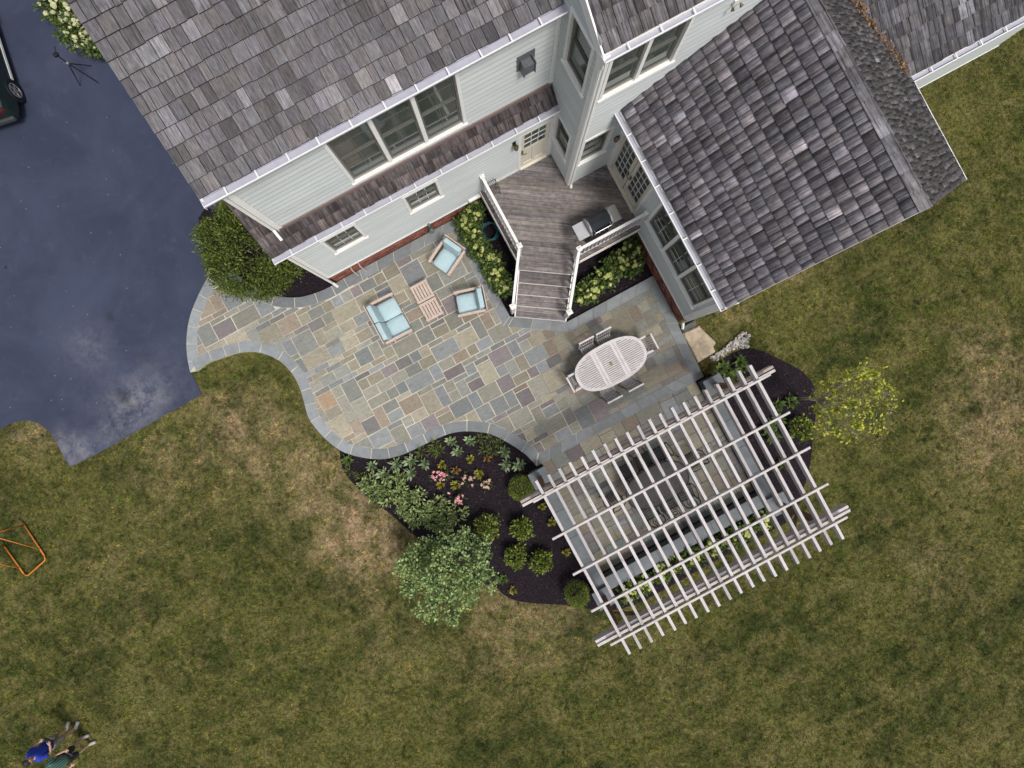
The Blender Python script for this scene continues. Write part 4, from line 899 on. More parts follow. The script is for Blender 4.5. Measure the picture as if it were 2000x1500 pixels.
# ------------------------------------------------------------------ lounge furniture
def lounge(name, label, cat, x, y, ang, wd, ncu, group=None):
    t = thing(name, label, cat, (x, y, ZP), ang, group); hw = wd / 2
    for sx in (-.36, .36):
        for sy in (-1, 1): MB().box(sx - .03, sy * (hw - .05) - .03, 0, sx + .03, sy * (hw - .05) + .03, .56 if sx < 0 else .64).build('leg', MAT['teak'], t)
    m = MB(); m.box(-.39, -hw + .08, .2, -.35, hw - .08, .29); m.box(.33, -hw + .08, .2, .37, hw - .08, .29); m.box(-.35, -hw + .06, .2, .33, -hw + .1, .29); m.box(-.35, hw - .1, .2, .33, hw - .06, .29)
    for i in range(6): q = -.35 + .68 * (i + .5) / 6; m.box(q - .04, -hw + .1, .24, q + .04, hw - .1, .265)
    m.build('seat_frame', MAT['teak'], t)
    for sy in (-1, 1):
        yy = sy * (hw - .04); a = MB(); a.hexa([(-.43, yy - .04, .555), (.43, yy - .035, .64), (.43, yy + .035, .64), (-.43, yy + .04, .555), (-.43, yy - .04, .585), (.43, yy - .035, .67), (.43, yy + .035, .67), (-.43, yy + .04, .585)]); a.build('arm', MAT['teak'], t)
    b = MB(); b.hexa([(.36, -hw + .02, .26), (.39, -hw + .02, .26), (.39, hw - .02, .26), (.36, hw - .02, .26), (.46, -hw + .02, .84), (.49, -hw + .02, .84), (.49, hw - .02, .84), (.46, hw - .02, .84)]); b.build('backrest', MAT['teak'], t)
    cw = (wd - .18) / ncu
    for i in range(ncu):
        yc = -hw + .09 + cw * (i + .5)
        MB().rbox(.62, cw - .012, .14, .03, Tm(-.09, yc, .36), puff=.18).build('seat_cushion', MAT['cushion'], t, smooth=True)
        MB().rbox(.15, cw - .02, .5, .03, Tm(.31, yc, .66, 0, .17), puff=0, seg=4).build('back_cushion', MAT['cushion'], t, smooth=True)
lounge('loveseat', 'two-seat teak loveseat with pale aqua cushions on the flagstone patio', 'loveseat', -2.30, 3.47, math.pi, 1.32, 2)
lounge('armchair', 'teak armchair with aqua cushions next to the slatted tables and backing onto the stair hydrangeas', 'armchair', .05, 2.77, math.radians(-16.7), .78, 1)
lounge('armchair', 'teak armchair with aqua cushions turned away from the house wall and hydrangeas', 'armchair', .08, 4.28, math.radians(26.7), .78, 1)
def slat_table(x, y, label):
    t = thing('slatted_table', label, 'table', (x, y, ZP), 0, None); h = .285; z = .4
    MB().box(-h, -h, z - .03, h, -h + .075, z).build('end_rail', MAT['teak'], t); MB().box(-h, h - .075, z - .03, h, h, z).build('end_rail', MAT['teak'], t)
    for i in range(6): q = -h + (2 * h) * (i + .5) / 6; MB().box(q - .036, -h + .078, z - .028, q + .036, h - .078, z - .003).build('slat', MAT['teak'], t)
    for sx in (-1, 1):
        for sy in (-1, 1): MB().box(sx * (h - .05) - .025, sy * (h - .04) - .025, 0, sx * (h - .05) + .025, sy * (h - .04) + .025, z - .031).build('leg', MAT['teak'], t)
    MB().box(-h + .04, -h + .1, z - .09, -h + .07, h - .1, z - .031).build('apron', MAT['teak'], t); MB().box(h - .07, -h + .1, z - .09, h - .04, h - .1, z - .031).build('apron', MAT['teak'], t)
slat_table(-1.075, 3.755, 'square slatted teak table, the one closer to the house wall'); slat_table(-1.085, 3.155, 'square slatted teak table, the one farther from the house wall')
# ------------------------------------------------------------------ teak dining set
def super_r(x, a, b, e=2.5): return b * max(0, 1 - abs(x / a) ** e) ** (1 / e)
tb = thing('dining_table', 'oval weathered teak dining table with slatted top and umbrella hole', 'table', (2.874, -.856, ZP))
A_, B_, z = 1.13, .625, .72
m = MB(); n = 64; ring = []
for i in range(n):
    t = 2 * math.pi * i / n; c, s_ = math.cos(t), math.sin(t); ring.append((A_ * math.copysign(abs(c) ** .8, c), B_ * math.copysign(abs(s_) ** .8, s_)))
inn_ = [(x * (1 - .085 / A_), y * (1 - .085 / B_)) for x, y in ring]
m.add([(x, y, z - .03) for x, y in ring] + [(x, y, z) for x, y in ring] + [(x, y, z - .03) for x, y in inn_] + [(x, y, z) for x, y in inn_], sum([[(i, (i + 1) % n, n + (i + 1) % n, n + i), (n + i, n + (i + 1) % n, 3 * n + (i + 1) % n, 3 * n + i), (3 * n + i, 3 * n + (i + 1) % n, 2 * n + (i + 1) % n, 2 * n + i), (2 * n + i, 2 * n + (i + 1) % n, (i + 1) % n, i)] for i in range(n)], []))
m.build('rim', MAT['greyteak'], tb)
for xs in (-.33, .33):
    for d in (-.05, .05): MB().box(xs + d - .046, -super_r(xs + d, A_ - .08, B_ - .08) , z - .028, xs + d + .046, super_r(xs + d, A_ - .08, B_ - .08), z + .001).build('cross_rail', MAT['greyteak'], tb)
for k in range(18):
    y = -B_ + .085 + (2 * B_ - .17) * (k + .5) / 18; xm = (A_ - .07) * max(0, 1 - abs(y / (B_ - .06)) ** 2.5) ** .4
    for a, b in ((-xm, -.43), (-.23, .23), (.43, xm)):
        if b - a > .03:
            if abs(y) < .04 and a < 0 < b:
                MB().box(a, y - .021, z - .024, -.03, y + .021, z - .002).build('slat', MAT['greyteak'], tb); a = .03
            MB().box(a, y - .021, z - .024, b, y + .021, z - .002).build('slat', MAT['greyteak'], tb)
MB().lathe([(.03, -.01), (.05, -.01), (.05, .006), (.03, .006)], 12, (0, 0, z)).build('umbrella_ring', MAT['brass'], tb)
for sx in (-1, 1):
    for sy in (-1, 1): MB().box(sx * .72 - .04, sy * .36 - .04, 0, sx * .72 + .04, sy * .36 + .04, z - .03).build('leg', MAT['chairteak'], tb)
    MB().box(-.7, sx * .36 - .015, z - .11, .7, sx * .36 + .015, z - .031).build('apron', MAT['chairteak'], tb)
def dchair(x, y, ang, arms, label):
    t = thing('dining_chair', label, 'chair', (x, y, ZP), ang, 'teak chairs around the oval table'); w = .23
    for sy in (-1, 1):
        MB().box(-.24, sy * w - .02, 0, -.20, sy * w + .02, .62 if arms else .42).build('leg', MAT['chairteak'], t)
        l = MB(); l.hexa([(.2, sy * w - .02, 0), (.24, sy * w - .02, 0), (.24, sy * w + .02, 0), (.2, sy * w + .02, 0), (.24, sy * w - .02, .44), (.28, sy * w - .02, .44), (.28, sy * w + .02, .44), (.24, sy * w + .02, .44)])
        l.hexa([(.24, sy * w - .02, .44), (.28, sy * w - .02, .44), (.28, sy * w + .02, .44), (.24, sy * w + .02, .44), (.36, sy * w - .02, .92), (.39, sy * w - .02, .92), (.39, sy * w + .02, .92), (.36, sy * w + .02, .92)]); l.build('leg', MAT['chairteak'], t)
        if arms: MB().box(-.27, sy * (w + .01) - .03, .62, .3, sy * (w + .01) + .03, .645).build('arm', MAT['greyteak'], t)
    m = MB(); m.box(-.24, -w, .37, -.21, w, .42); m.box(.2, -w, .37, .23, w, .42); m.build('seat_rail', MAT['chairteak'], t)
    for i in range(7): q = -w + 2 * w * (i + .5) / 7; MB().box(-.25, q - .023, .421, .22, q + .023, .44).build('seat_slat', MAT['chairteak'], t)
    MB().box(.345, -w - .02, .9, .395, w + .02, .945).build('top_rail', MAT['greyteak'], t); MB().box(.262, -w, .5, .29, w, .54).build('back_rail', MAT['chairteak'], t)
    for i in range(7): q = -w + 2 * w * (i + .5) / 7; MB().hexa([(.27, q - .014, .54), (.285, q - .014, .54), (.285, q + .014, .54), (.27, q + .014, .54), (.36, q - .014, .9), (.375, q - .014, .9), (.375, q + .014, .9), (.36, q + .014, .9)]).build('back_slat', MAT['chairteak'], t)
hp = math.pi / 2
dchair(2.53, -.27, hp, False, 'armless slatted teak chair between oval table and stairs, closer to the stair foot'); dchair(3.10, -.27, hp, False, 'armless slatted teak chair between oval table and planting bed, closer to the sunroom')
dchair(2.45, -1.46, -hp, False, 'armless slatted teak chair on the pergola side of the oval table, farther from the sunroom'); dchair(3.16, -1.45, -hp, False, 'armless slatted teak chair on the pergola side of the oval table, closer to the sunroom')
dchair(1.87, -.84, math.pi, True, 'slatted teak armchair at the open patio end of the oval table'); dchair(3.90, -.87, 0, True, 'slatted teak armchair at the sunroom end of the oval table')
# ------------------------------------------------------------------ seat walls and pergola
def stonewall(name, label, x0, y0, x1, y1, h, capo=.04, ncap=None, along='y', cat='wall', caplen=.9):
    t = thing(name, label, cat, ((x0 + x1) / 2, (y0 + y1) / 2, 0), world=True)
    MB().box(x0 + .03, y0 + .03, -.02, x1 - .03, y1 - .03, h - .05).build('core', MAT['mortar'], t)
    z = 0.0
    while z < h - .09:
        hh = min(R.uniform(.1, .17), h - .05 - z)
        for side in range(4):
            L_ = (x1 - x0) if side in (0, 2) else (y1 - y0); s_ = 0
            while s_ < L_ - .02:
                w = min(R.uniform(.18, .42), L_ - s_)
                if L_ - s_ - w < .1: w = L_ - s_
                k = R.uniform(.07, .15); col = tuple(k * q for q in R.choice([(1.05, .95, .92), (.95, 1, 1.02), (1, .95, 1.02)])); a, b = s_ + .006, s_ + w - .006; dp = R.uniform(-.008, .01)
                m = MB()
                if side == 0: m.box(x0 + a, y0 - dp, z + .005, x0 + b, y0 + .05, z + hh - .005)
                elif side == 2: m.box(x0 + a, y1 - .05, z + .005, x0 + b, y1 + dp, z + hh - .005)
                elif side == 1: m.box(x1 - .05, y0 + a, z + .005, x1 + dp, y0 + b, z + hh - .005)
                else: m.box(x0 - dp, y0 + a, z + .005, x0 + .05, y0 + b, z + hh - .005)
                m.build('stone', MAT['wallstone'], t, color=col); s_ += w
        z += hh
    L_ = (y1 - y0) if along == 'y' else (x1 - x0); n = max(1, round(L_ / caplen)); e = capo
    for i in range(n):
        k = R.uniform(.9, 1.1); col = (.165 * k, .18 * k, .195 * k); a, b = -e + (L_ + 2 * e) * i / n + .003, -e + (L_ + 2 * e) * (i + 1) / n - .003
        poly = [(x0 - e, y0 + a), (x1 + e, y0 + a), (x1 + e, y0 + b), (x0 - e, y0 + b)] if along == 'y' else [(x0 + a, y0 - e), (x0 + b, y0 - e), (x0 + b, y1 + e), (x0 + a, y1 + e)]
        slab(t, poly, h - .05, h, MAT['bluestone'], col, 'capstone')
    return t
PIL = [(-.60, -2.93, 'by the curved planting bed and flagstone step'), (5.38, -2.95, 'by the tan sandstone step slab'), (-.60, -7.0, 'near the egg-shaped boxwood'), (5.38, -7.0, 'at the lawn corner of the pergola')]
for x, y, w in PIL: stonewall('stone_pier', 'square stone pier with bluestone cap ' + w, x - .24, y - .24, x + .24, y + .24, .6, .05, cat='pier')
stonewall('seat_wall', 'low stone seat wall with bluestone cap alongside the round boxwood bed', -.74, -6.73, -.40, -3.21, .47); stonewall('seat_wall', 'low stone seat wall with bluestone cap beside the yellow-leaved tree bed', 5.14, -6.73, 5.48, -3.23, .47)
stonewall('seat_wall', 'low stone seat wall with bluestone cap in front of the hydrangea row', -.33, -6.88, 5.1, -6.56, .47, along='x')
pg = thing('pergola', 'white weathered timber pergola with long rafters over the lower patio', 'pergola', (2.4, -5, 0), world=True)
ZR0 = 2.55
for x, y, w in PIL:
    MB().box(x - .07, y - .07, .602, x + .07, y + .07, ZR0 - .2).build('post', MAT['stain'], pg)
    for s_ in (-1, 1):
        if abs(x + s_ * .7 - 2.4) < 3.2: MB().bar((x + s_ * .08, y, 1.75), (x + s_ * .62, y, ZR0 - .22), .08, .08, (0, 1, 0)).build('brace', MAT['stain'], pg)
for y in (-2.95, -7.0):
    for d in ((-.02, .085) if y > -5 else (-.17, -.055)):
        front = y > -5
        o = MB().box(-1.28, y + d - .035, ZR0 - .24, 6.3, y + d + .035, ZR0 - .002).build('beam', MAT['batten'] if d < 0 else MAT['beam'], pg)
rm = MB().box(-.037, -2.57, 0, .037, 2.57, .19)
rme = rm.mesh('rafter')
for i in range(20):
    gg = R.uniform(.36, .6); link('rafter', rme, MAT['rafter'], pg, (-.63 + 6.33 * i / 19 + R.uniform(-.006, .006), -5.09 + R.uniform(-.02, .02), ZR0 + R.uniform(-.003, .003)), R.uniform(-.004, .004), color=(gg, gg * .94, gg * .95))
bme = MB().box(-3.5, -.028, 0, 3.5, .028, .05).mesh('batten')
for y in (-2.963, -4.06, -5.12, -6.18, -7.18): link('batten', bme, MAT['batten'], pg, (2.53 + R.uniform(-.02, .02), y, ZR0 + .195), R.uniform(-.003, .003))
# ------------------------------------------------------------------ iron dining set under the pergola
it = thing('iron_dining_table', 'oval dark metal mesh table on the lower patio under the pergola', 'table', (2.40, -4.72, ZL))
A2, B2 = .98, .56; ov = [(A2 * math.copysign(abs(math.cos(t)) ** .8, math.cos(t)), B2 * math.copysign(abs(math.sin(t)) ** .8, math.sin(t)), .71) for t in [2 * math.pi * i / 48 for i in range(48)]]
MB().tube(ov, .02, 6, True).build('rim', MAT['iron'], it)
m = MB()
for i in range(-34, 35):
    x = i * .028; y = super_r(x, A2, B2)
    if y > .03: m.box(x - .007, -y, .706, x + .007, y, .714)
for j in range(-19, 20):
    y = j * .028; x = super_r(y, B2, A2)
    if x > .03: m.box(-x, y - .008, .7065, x, y + .008, .7135)
m.build('mesh_top', M('dusty_iron_mesh', (.045, .04, .045), .6, .2, 12), it)
for sx in (-1, 1):
    for sy in (-1, 1): MB().tube([(sx * .5, sy * .28, .7), (sx * .55, sy * .3, .35), (sx * .68, sy * .4, .0)], .018, 6).build('leg', MAT['iron'], it)
def ichair(x, y, ang, label):
    t = thing('iron_chair', label, 'chair', (x, y, ZL), ang, 'dark iron chairs around the mesh table')
    m = MB(); m.tube([(-.23, -.23, .43), (.2, -.23, .43), (.2, .23, .43), (-.23, .23, .43)], .016, 6, True)
    for i in range(11): q = -.23 + .46 * (i + .5) / 11; m.tube([(-.23, q, .43), (.2, q, .43)], .010, 4)
    for i in range(6): q = -.23 + .43 * (i + .5) / 6; m.tube([(q, -.23, .43), (q, .23, .43)], .010, 4)
    m.build('seat', MAT['iron'], t)
    bk_ = MB(); bk_.tube([(.2, -.22, .43), (.27, -.24, .75), (.3, -.18, .92), (.31, 0, .96), (.3, .18, .92), (.27, .24, .75), (.2, .22, .43)], .016, 6)
    for y_ in (-.08, .08): bk_.tube([(.21, y_ * .8, .45), (.26, y_ * 1.6, .68), (.3, y_, .94)], .012, 5)
    bk_.tube([(.26 + .015 * math.sin(a), .07 * math.cos(a), .7 + .09 * math.sin(a)) for a in [k * .7 for k in range(9)]], .012, 5, True); bk_.build('backrest', MAT['iron'], t)
    for sy in (-1, 1):
        MB().tube([(.26, sy * .23, .68), (.1, sy * .28, .69), (-.12, sy * .29, .67), (-.22, sy * .26, .6), (-.21, sy * .24, .44)], .015, 6).build('arm', MAT['iron'], t)
        for sx, ex in ((-.21, -.26), (.19, .27)): MB().tube([(sx, sy * .21, .43), (ex, sy * .24, 0)], .016, 6).build('leg', MAT['iron'], t)
for i, w in enumerate(('curved bed end', 'middle one', 'tree bed end')):
    x = 1.80 + .6 * i; ichair(x, -3.98 + .03 * (i % 2), hp + R.uniform(-.1, .1), 'dark iron chair on the stepped patio side of the mesh table, ' + w); ichair(x + .08, -5.42 - .03 * (i % 2), -hp + R.uniform(-.1, .1), 'dark iron chair on the hydrangea side of the mesh table, ' + w)
ichair(1.05, -4.55, math.pi + .25, 'dark iron chair at the curved-bed end of the mesh table'); ichair(3.72, -4.62, -.25 + .3, 'dark iron chair at the tree-bed end of the mesh table')

# ------------------------------------------------------------------ plants
DK = [(.06, .09, .014), (.08, .115, .018), (.11, .145, .024), (.035, .055, .012), (.16, .185, .035)]
MD = [(.06, .1, .025), (.085, .13, .03), (.11, .155, .035), (.05, .08, .02)]
GG = [(.17, .23, .08), (.22, .29, .1), (.27, .34, .13), (.12, .17, .06), (.33, .39, .16)]
YG = [(.36, .38, .035), (.3, .34, .035), (.45, .43, .06), (.2, .25, .03)]
LG = [(.14, .19, .028), (.19, .235, .035), (.24, .28, .05), (.09, .13, .02), (.06, .09, .016)]
bush('corner_shrub', 'large dark green rounded shrub between driveway and house corner', 'shrub', 487, 487, 1.42, 2.0, DK, n=1500, per=12, leaf=.085, aspect=.45, lump=.12, crad=.075, seed=3, ry=1.34, thick=.28, zmin=-.5)
bush('boxwood', 'clipped round boxwood beside the bluestone pier', 'shrub', 1018, 954, .36, .66, LG, n=420, per=10, leaf=.036, aspect=.6, lump=.04, crad=.03, seed=4, thick=.14, zmin=-.6)
bush('boxwood', 'clipped egg-shaped boxwood at the lawn edge', 'shrub', 1127, 1161, .35, .78, LG, n=440, per=10, leaf=.036, aspect=.6, lump=.04, crad=.03, seed=5, thick=.14, zmin=-.6, ry=.37)
SB = [(951, 1027, .34, 'bright green bush touching the grey-green tree'), (1019, 1033, .28, 'loose green bush in the mulch beside the pergola rafter end'), (1006, 1086, .29, 'green bush between the tree and two other loose bushes'), (1057, 1098, .27, 'low green bush closest to the egg-shaped boxwood'), (1565, 838, .32, 'rounded green bush by the yellow-leaved tree trunk')]
for i, (u, v, r, l) in enumerate(SB): bush('leafy_bush', l, 'bush', u, v, r, .55, LG, n=60, per=12, leaf=.095, aspect=.5, lump=.2, crad=.05, seed=20 + i, thick=.35)
CLV = [(719, 943), (748, 950), (776, 940), (757, 969), (780, 964), (800, 980), (818, 966), (793, 996), (832, 1000), (812, 1014), (853, 984), (872, 1003), (893, 1004), (735, 962), (843, 1020), (865, 1025)]
for i, (u, v) in enumerate(CLV): bush('flowering_perennial', 'leafy green clump in the drift along the curved bed edge', 'plant', u, v, R.uniform(.17, .25), .32, GG[:3] + GG[4:], n=15, per=11, leaf=.13, aspect=.36, group='green perennial drift', lump=.22, crad=.06, seed=40 + i, thick=.4)
def rosette(name, n, ln, wd, cols, h, seed):
    rg = np.random.default_rng(seed); a = rg.uniform(0, 6.28, n); e = rg.uniform(.15, 1.1, n); o = np.stack([np.cos(a) * np.cos(e), np.sin(a) * np.cos(e), np.sin(e)], 1)
    V, Q, K = leaves(o * rg.uniform(.01, .1, (n, 1)) + np.array([0, 0, .01]), o, ln, wd, cols, .12, .9, rg)
    me = bpy.data.meshes.new(name); me.from_pydata(V.tolist(), [], Q.tolist()); at = me.color_attributes.new('Col', 'FLOAT_COLOR', 'POINT'); arr = np.ones((len(V), 4), np.float32); arr[:, :3] = K; at.data.foreach_set('color', arr.ravel()); return me
def plants(name, label, cat, group, spots, mesh, sc_, z=0.02, dots=None):
    for u, v in spots:
        p = P(u, v, .08); o = link(name, mesh, MAT['leaf'], None, (p.x, p.y, z), R.uniform(0, 6.28)); k = sc_ * R.uniform(.85, 1.2); o.scale = (k, k, k); tag(o, label, cat, group)
hosta = rosette('leaf_rosette', 44, .16, .42, [(.22, .3, .15), (.28, .36, .19), (.16, .23, .11), (.34, .4, .23)], .2, 5)
plants('rosette_perennial', 'grey-green leafy rosette planted singly near the curved stone border', 'plant', 'grey-green rosettes', [(882, 862), (919, 861), (894, 881), (774, 906), (803, 899), (802, 923), (829, 906), (726, 911), (750, 925), (985, 882), (987, 907), (1014, 907)], hosta, 1.05)
blade = rosette('blade_tuft', 42, .22, .09, [(.13, .18, .03), (.18, .23, .04), (.24, .26, .07), (.09, .13, .03)], .3, 6)
plants('daylily_tuft', 'grassy green tuft of narrow blades below the curved stone border', 'plant', 'grassy tufts', [(850, 866), (846, 882), (823, 881), (938, 857), (958, 858), (974, 867), (946, 877), (961, 881), (683, 921), (705, 929), (857, 880)], blade, .95)
yel = rosette('yellow_rosette', 40, .11, .5, [(.26, .24, .04), (.33, .28, .05), (.18, .19, .03)], .15, 7)
plants('yellow_perennial', 'small yellow-green tuft out in the open dark mulch', 'plant', 'small yellow-green tufts', [(863, 907), (919, 898), (934, 923), (861, 947), (891, 947), (1058, 990), (1077, 1021), (1105, 1079), (937, 927), (1001, 1152)], yel, .95)
orr = rosette('orange_rosette', 34, .1, .4, [(.42, .2, .05), (.35, .16, .06), (.2, .17, .04)], .15, 8)
plants('orange_perennial', 'small orange-leaved plant in the dark mulch', 'plant', 'small orange plants', [(890, 918), (951, 895)], orr, .9)
grn = rosette('green_rosette', 40, .17, .4, [(.1, .16, .04), (.14, .2, .05), (.08, .12, .03)], .15, 9)
plants('green_perennial', 'mid green leafy plant under the rafters between seat wall and yellow tree', 'plant', 'green plants under the rafters', [(1545, 785), (1520, 790), (1508, 850), (1528, 905), (1520, 820), (1500, 835)], grn, 1.15)
plants('green_perennial', 'leafy green plant between the pebble strip and the stone pier', 'plant', 'green plants by the pebbles', [(1409, 719), (1444, 708), (1433, 730), (1420, 738), (1452, 718)], grn, 1.15)
plants('green_perennial', 'small green plant at the narrow tip of the curved bed', 'plant', None, [(679, 899)], grn, 1.0)
plants('green_perennial', 'small green plant at the bed edge beside the grey-green tree', 'plant', None, [(983, 1131)], grn, .9)
plants('sedge_clump', 'brownish grass clump between sandstone slab and patio corner', 'plant', None, [(1383, 716)], rosette('sedge', 260, .26, .07, [(.11, .1, .03), (.16, .12, .04), (.08, .08, .02)], .3, 12), 1.1)
# pink flowering plants
def petals(name, n, r, cols, seed):
    rg = np.random.default_rng(seed); c = np.stack([rg.normal(0, r, n), rg.normal(0, r, n), rg.uniform(.16, .3, n)], 1); Vs = []; Qs = []; Ks = []; k = 0
    for p in c:
        a = np.arange(6) / 6 * 6.28; o = np.stack([np.cos(a), np.sin(a), np.full(6, .25)], 1); V, Q, K = leaves(np.repeat(p[None], 6, 0), o, .055, .7, cols, .05, 1.5, rg); Vs.append(V); Qs.append(Q + k); Ks.append(K); k += len(V)
    return np.concatenate(Vs), np.concatenate(Qs), np.concatenate(Ks)
for i, (u, v, cols, l) in enumerate([(855, 930, [(.62, .25, .27), (.7, .35, .36)], 'deep pink flowers beside a yellow-green tuft'), (870, 926, [(.62, .25, .27), (.5, .2, .22)], 'tiny pink flower sprig next to the deep pink clump'), (899, 973, [(.66, .28, .3), (.72, .38, .38)], 'rounded pink flower clump alone in the mulch'), (913, 938, [(.5, .3, .25), (.52, .36, .28)], 'pale pink flowers over green leaves'), (951, 945, [(.52, .36, .24), (.5, .38, .28)], 'cream and peach flower clump in the mulch')]):
    p = P(u, v, .15); t = thing('flower_clump', l, 'flowers', (p.x, p.y, .01)); V, Q, K = petals('b', 5 if i == 1 else 13, .04 if i == 1 else .1, cols, 60 + i); raw_mesh('blossom', V, Q, K, MAT['leaf'], t, quad=True)
    rg = np.random.default_rng(i); k = 50; c = rg.normal(0, .09, (k, 3)); c[:, 2] = abs(c[:, 2]) + .03; V, Q, K = leaves(c, unit(c), .09, .4, MD, .4, .6, rg); raw_mesh('foliage', V, Q, K, MAT['leaf'], t, quad=True)
# hydrangeas
bmf = bmesh.new(); bmesh.ops.create_icosphere(bmf, subdivisions=2, radius=1)
for v in bmf.verts: v.co *= R.uniform(.78, 1.12); v.co.z *= .8
fh = bpy.data.meshes.new('flower_head'); bmf.to_mesh(fh); bmf.free(); fh.materials.append(MAT['flower'])
def hydrangea(u, v, r, h, nh, label, group, z=0, white=False, big=1.0):
    t = bush('hydrangea', label, 'hydrangea', u, v, r, h, MD, n=64, per=9, leaf=.11, aspect=.55, group=group, lump=.15, crad=.05, seed=R.randint(0, 99), z=z, thick=.4)
    for i in range(nh):
        a = R.uniform(0, 6.28); e = R.uniform(.25, 1.45); q = (r * math.cos(a) * math.cos(e) * 1.0, r * math.sin(a) * math.cos(e) * 1.0, h * .5 + h * .52 * math.sin(e))
        o = bpy.data.objects.new('flower_head', fh); C.objects.link(o); o.parent = t; k = R.uniform(.045, .082) * big; o.location = q; o.scale = (k, k, k); o.rotation_euler = (R.uniform(-.4, .4), R.uniform(-.4, .4), R.uniform(0, 6))
        g = R.uniform(.8, 1.15); o.color = (*(tuple(g * c for c in ((.62, .62, .36) if white else R.choice([(.5, .52, .16), (.46, .5, .15), (.56, .56, .24), (.4, .46, .14)])))), 1)
for u, v, r in ((926, 416, .3), (908, 438, .27), (925, 462, .29), (938, 488, .3), (958, 514, .3), (972, 540, .3), (985, 562, .24)): hydrangea(u, v, r, .75, 11, 'hydrangea with lime flower heads beside the deck railing and hose', 'hydrangeas on the lounge side of the stairs')
for u, v, r in ((1228, 492, .34), (1232, 520, .3), (1205, 517, .34), (1182, 543, .34), (1156, 566, .32), (1138, 575, .26)): hydrangea(u, v, r, .7, 11, 'hydrangea with lime flower heads between stairs and sunroom', 'hydrangeas on the sunroom side of the stairs')
bush('leafy_bush', 'flowerless green plant against the sunroom brick below the deck rail', 'bush', 1233, 476, .22, .5, MD, n=40, per=9, leaf=.1, seed=77, z=0)
for i in range(9): hydrangea(1222 + 33.5 * i + R.uniform(-4, 4), 1152 - 17.3 * i + R.uniform(-4, 4), .28, .62, 14, 'hydrangea with lime flower heads behind the pergola seat wall', 'hydrangea row behind the pergola', big=1.1)
for u, v, r in ((112, 12, .5), (140, 30, .5), (150, 62, .5), (172, 62, .45), (175, 84, .35), (165, 15, .55), (190, 85, .3)): hydrangea(u, v, r, .9, 16, 'hydrangea with creamy white heads beside the driveway under the roof edge', 'white hydrangeas by the driveway', white=True, big=1.0)
# trees
def tree(name, label, base, blobs, cols, leaf, per, nc, trunk_r, mat, aspect=.7, crad=.1, zs=1.0, lobe=1.0):
    b = P(*base); t = thing(name, label, 'tree', (b.x, b.y, -.03)); loc = Vector((b.x, b.y, -.03)); tr = MB(); Vs = []; Qs = []; Ks = []; k = 0
    cen = [(P(u, v, z * zs) - loc, r) for u, v, z, r in blobs]; mid = sum((c for c, r in cen), Vector()) / len(cen); fork = Vector((mid.x * .3, mid.y * .3, mid.z * .4))
    tr.tube([(0, 0, 0), tuple(fork * .5 + Vector((.03, .02, 0))), tuple(fork)], [trunk_r, trunk_r * .8, trunk_r * .65], 8)
    br = MB()
    for c, r in cen:
        m_ = fork.lerp(c, .5) + rvec() * .12 + Vector((0, 0, .1)); br.tube([tuple(fork), tuple(m_), tuple(c + Vector((0, 0, r * .3)))], [trunk_r * .5, trunk_r * .3, trunk_r * .1], 6)
        for _ in range(6):
            d = rvec().normalized() * r * .9; br.tube([tuple(c * .8 + m_ * .2), tuple(c + d * .5), tuple(c + d)], [trunk_r * .18, trunk_r * .12, trunk_r * .05], 4)
        r *= lobe; d, o = shell(int(nc * r * r), r, r, r * .8, .3, -1, R.randint(0, 50), thick=.6); q, o = clump_points(d + np.array(c), o, per, crad); V, Q, K = leaves(q, o, leaf, aspect, cols, .9, .8); Vs.append(V); Qs.append(Q + k); Ks.append(K); k += len(V)
    tr.build('trunk', mat, t, smooth=True); br.build('branch', mat, t)
    raw_mesh('crown', np.concatenate(Vs), np.concatenate(Qs), np.concatenate(Ks), MAT['leaf'], t, quad=True)
GT = [(.21, .31, .1), (.26, .36, .14), (.16, .24, .08), (.34, .44, .19), (.11, .17, .06), (.28, .37, .11)]
tree('round_leaf_tree', 'small bushy grey-green tree between the mulch bed and the lawn', (880, 1062), [(842, 1062, 1.5, .3), (900, 1052, 1.5, .32), (938, 1072, 1.7, .36), (815, 1085, 1.8, .4), (878, 1092, 2.3, .48), (932, 1112, 2.2, .42), (812, 1108, 2.2, .5), (862, 1145, 2.6, .55), (908, 1158, 2.7, .42), (802, 1148, 2.2, .32), (886, 1202, 3.0, .27), (834, 1190, 2.7, .3), (792, 1100, 1.8, .25), (955, 1134, 2.0, .27), (872, 1065, 1.9, .3), (845, 1120, 2.7, .4)], GT, .08, 11, 330, .05, MAT['bark'], .85, .07, zs=.72, lobe=.86)
tree('young_yellow_tree', 'slender young tree with sparse yellow-green leaves growing from dark mulch', (1560, 779), [(1625, 752, 2.6, .34), (1662, 742, 3.2, .36), (1700, 740, 3.5, .36), (1640, 790, 2.8, .38), (1682, 795, 3.4, .4), (1706, 826, 3.5, .32), (1622, 828, 2.5, .32), (1732, 765, 3.8, .3), (1660, 838, 3.0, .3), (1600, 805, 2.1, .25), (1590, 765, 1.7, .2), (1745, 800, 3.9, .18), (1690, 715, 3.2, .14), (1615, 840, 2.4, .2)], YG, .095, 9, 125, .05, MAT['paleb'], .6, .06, lobe=.9)
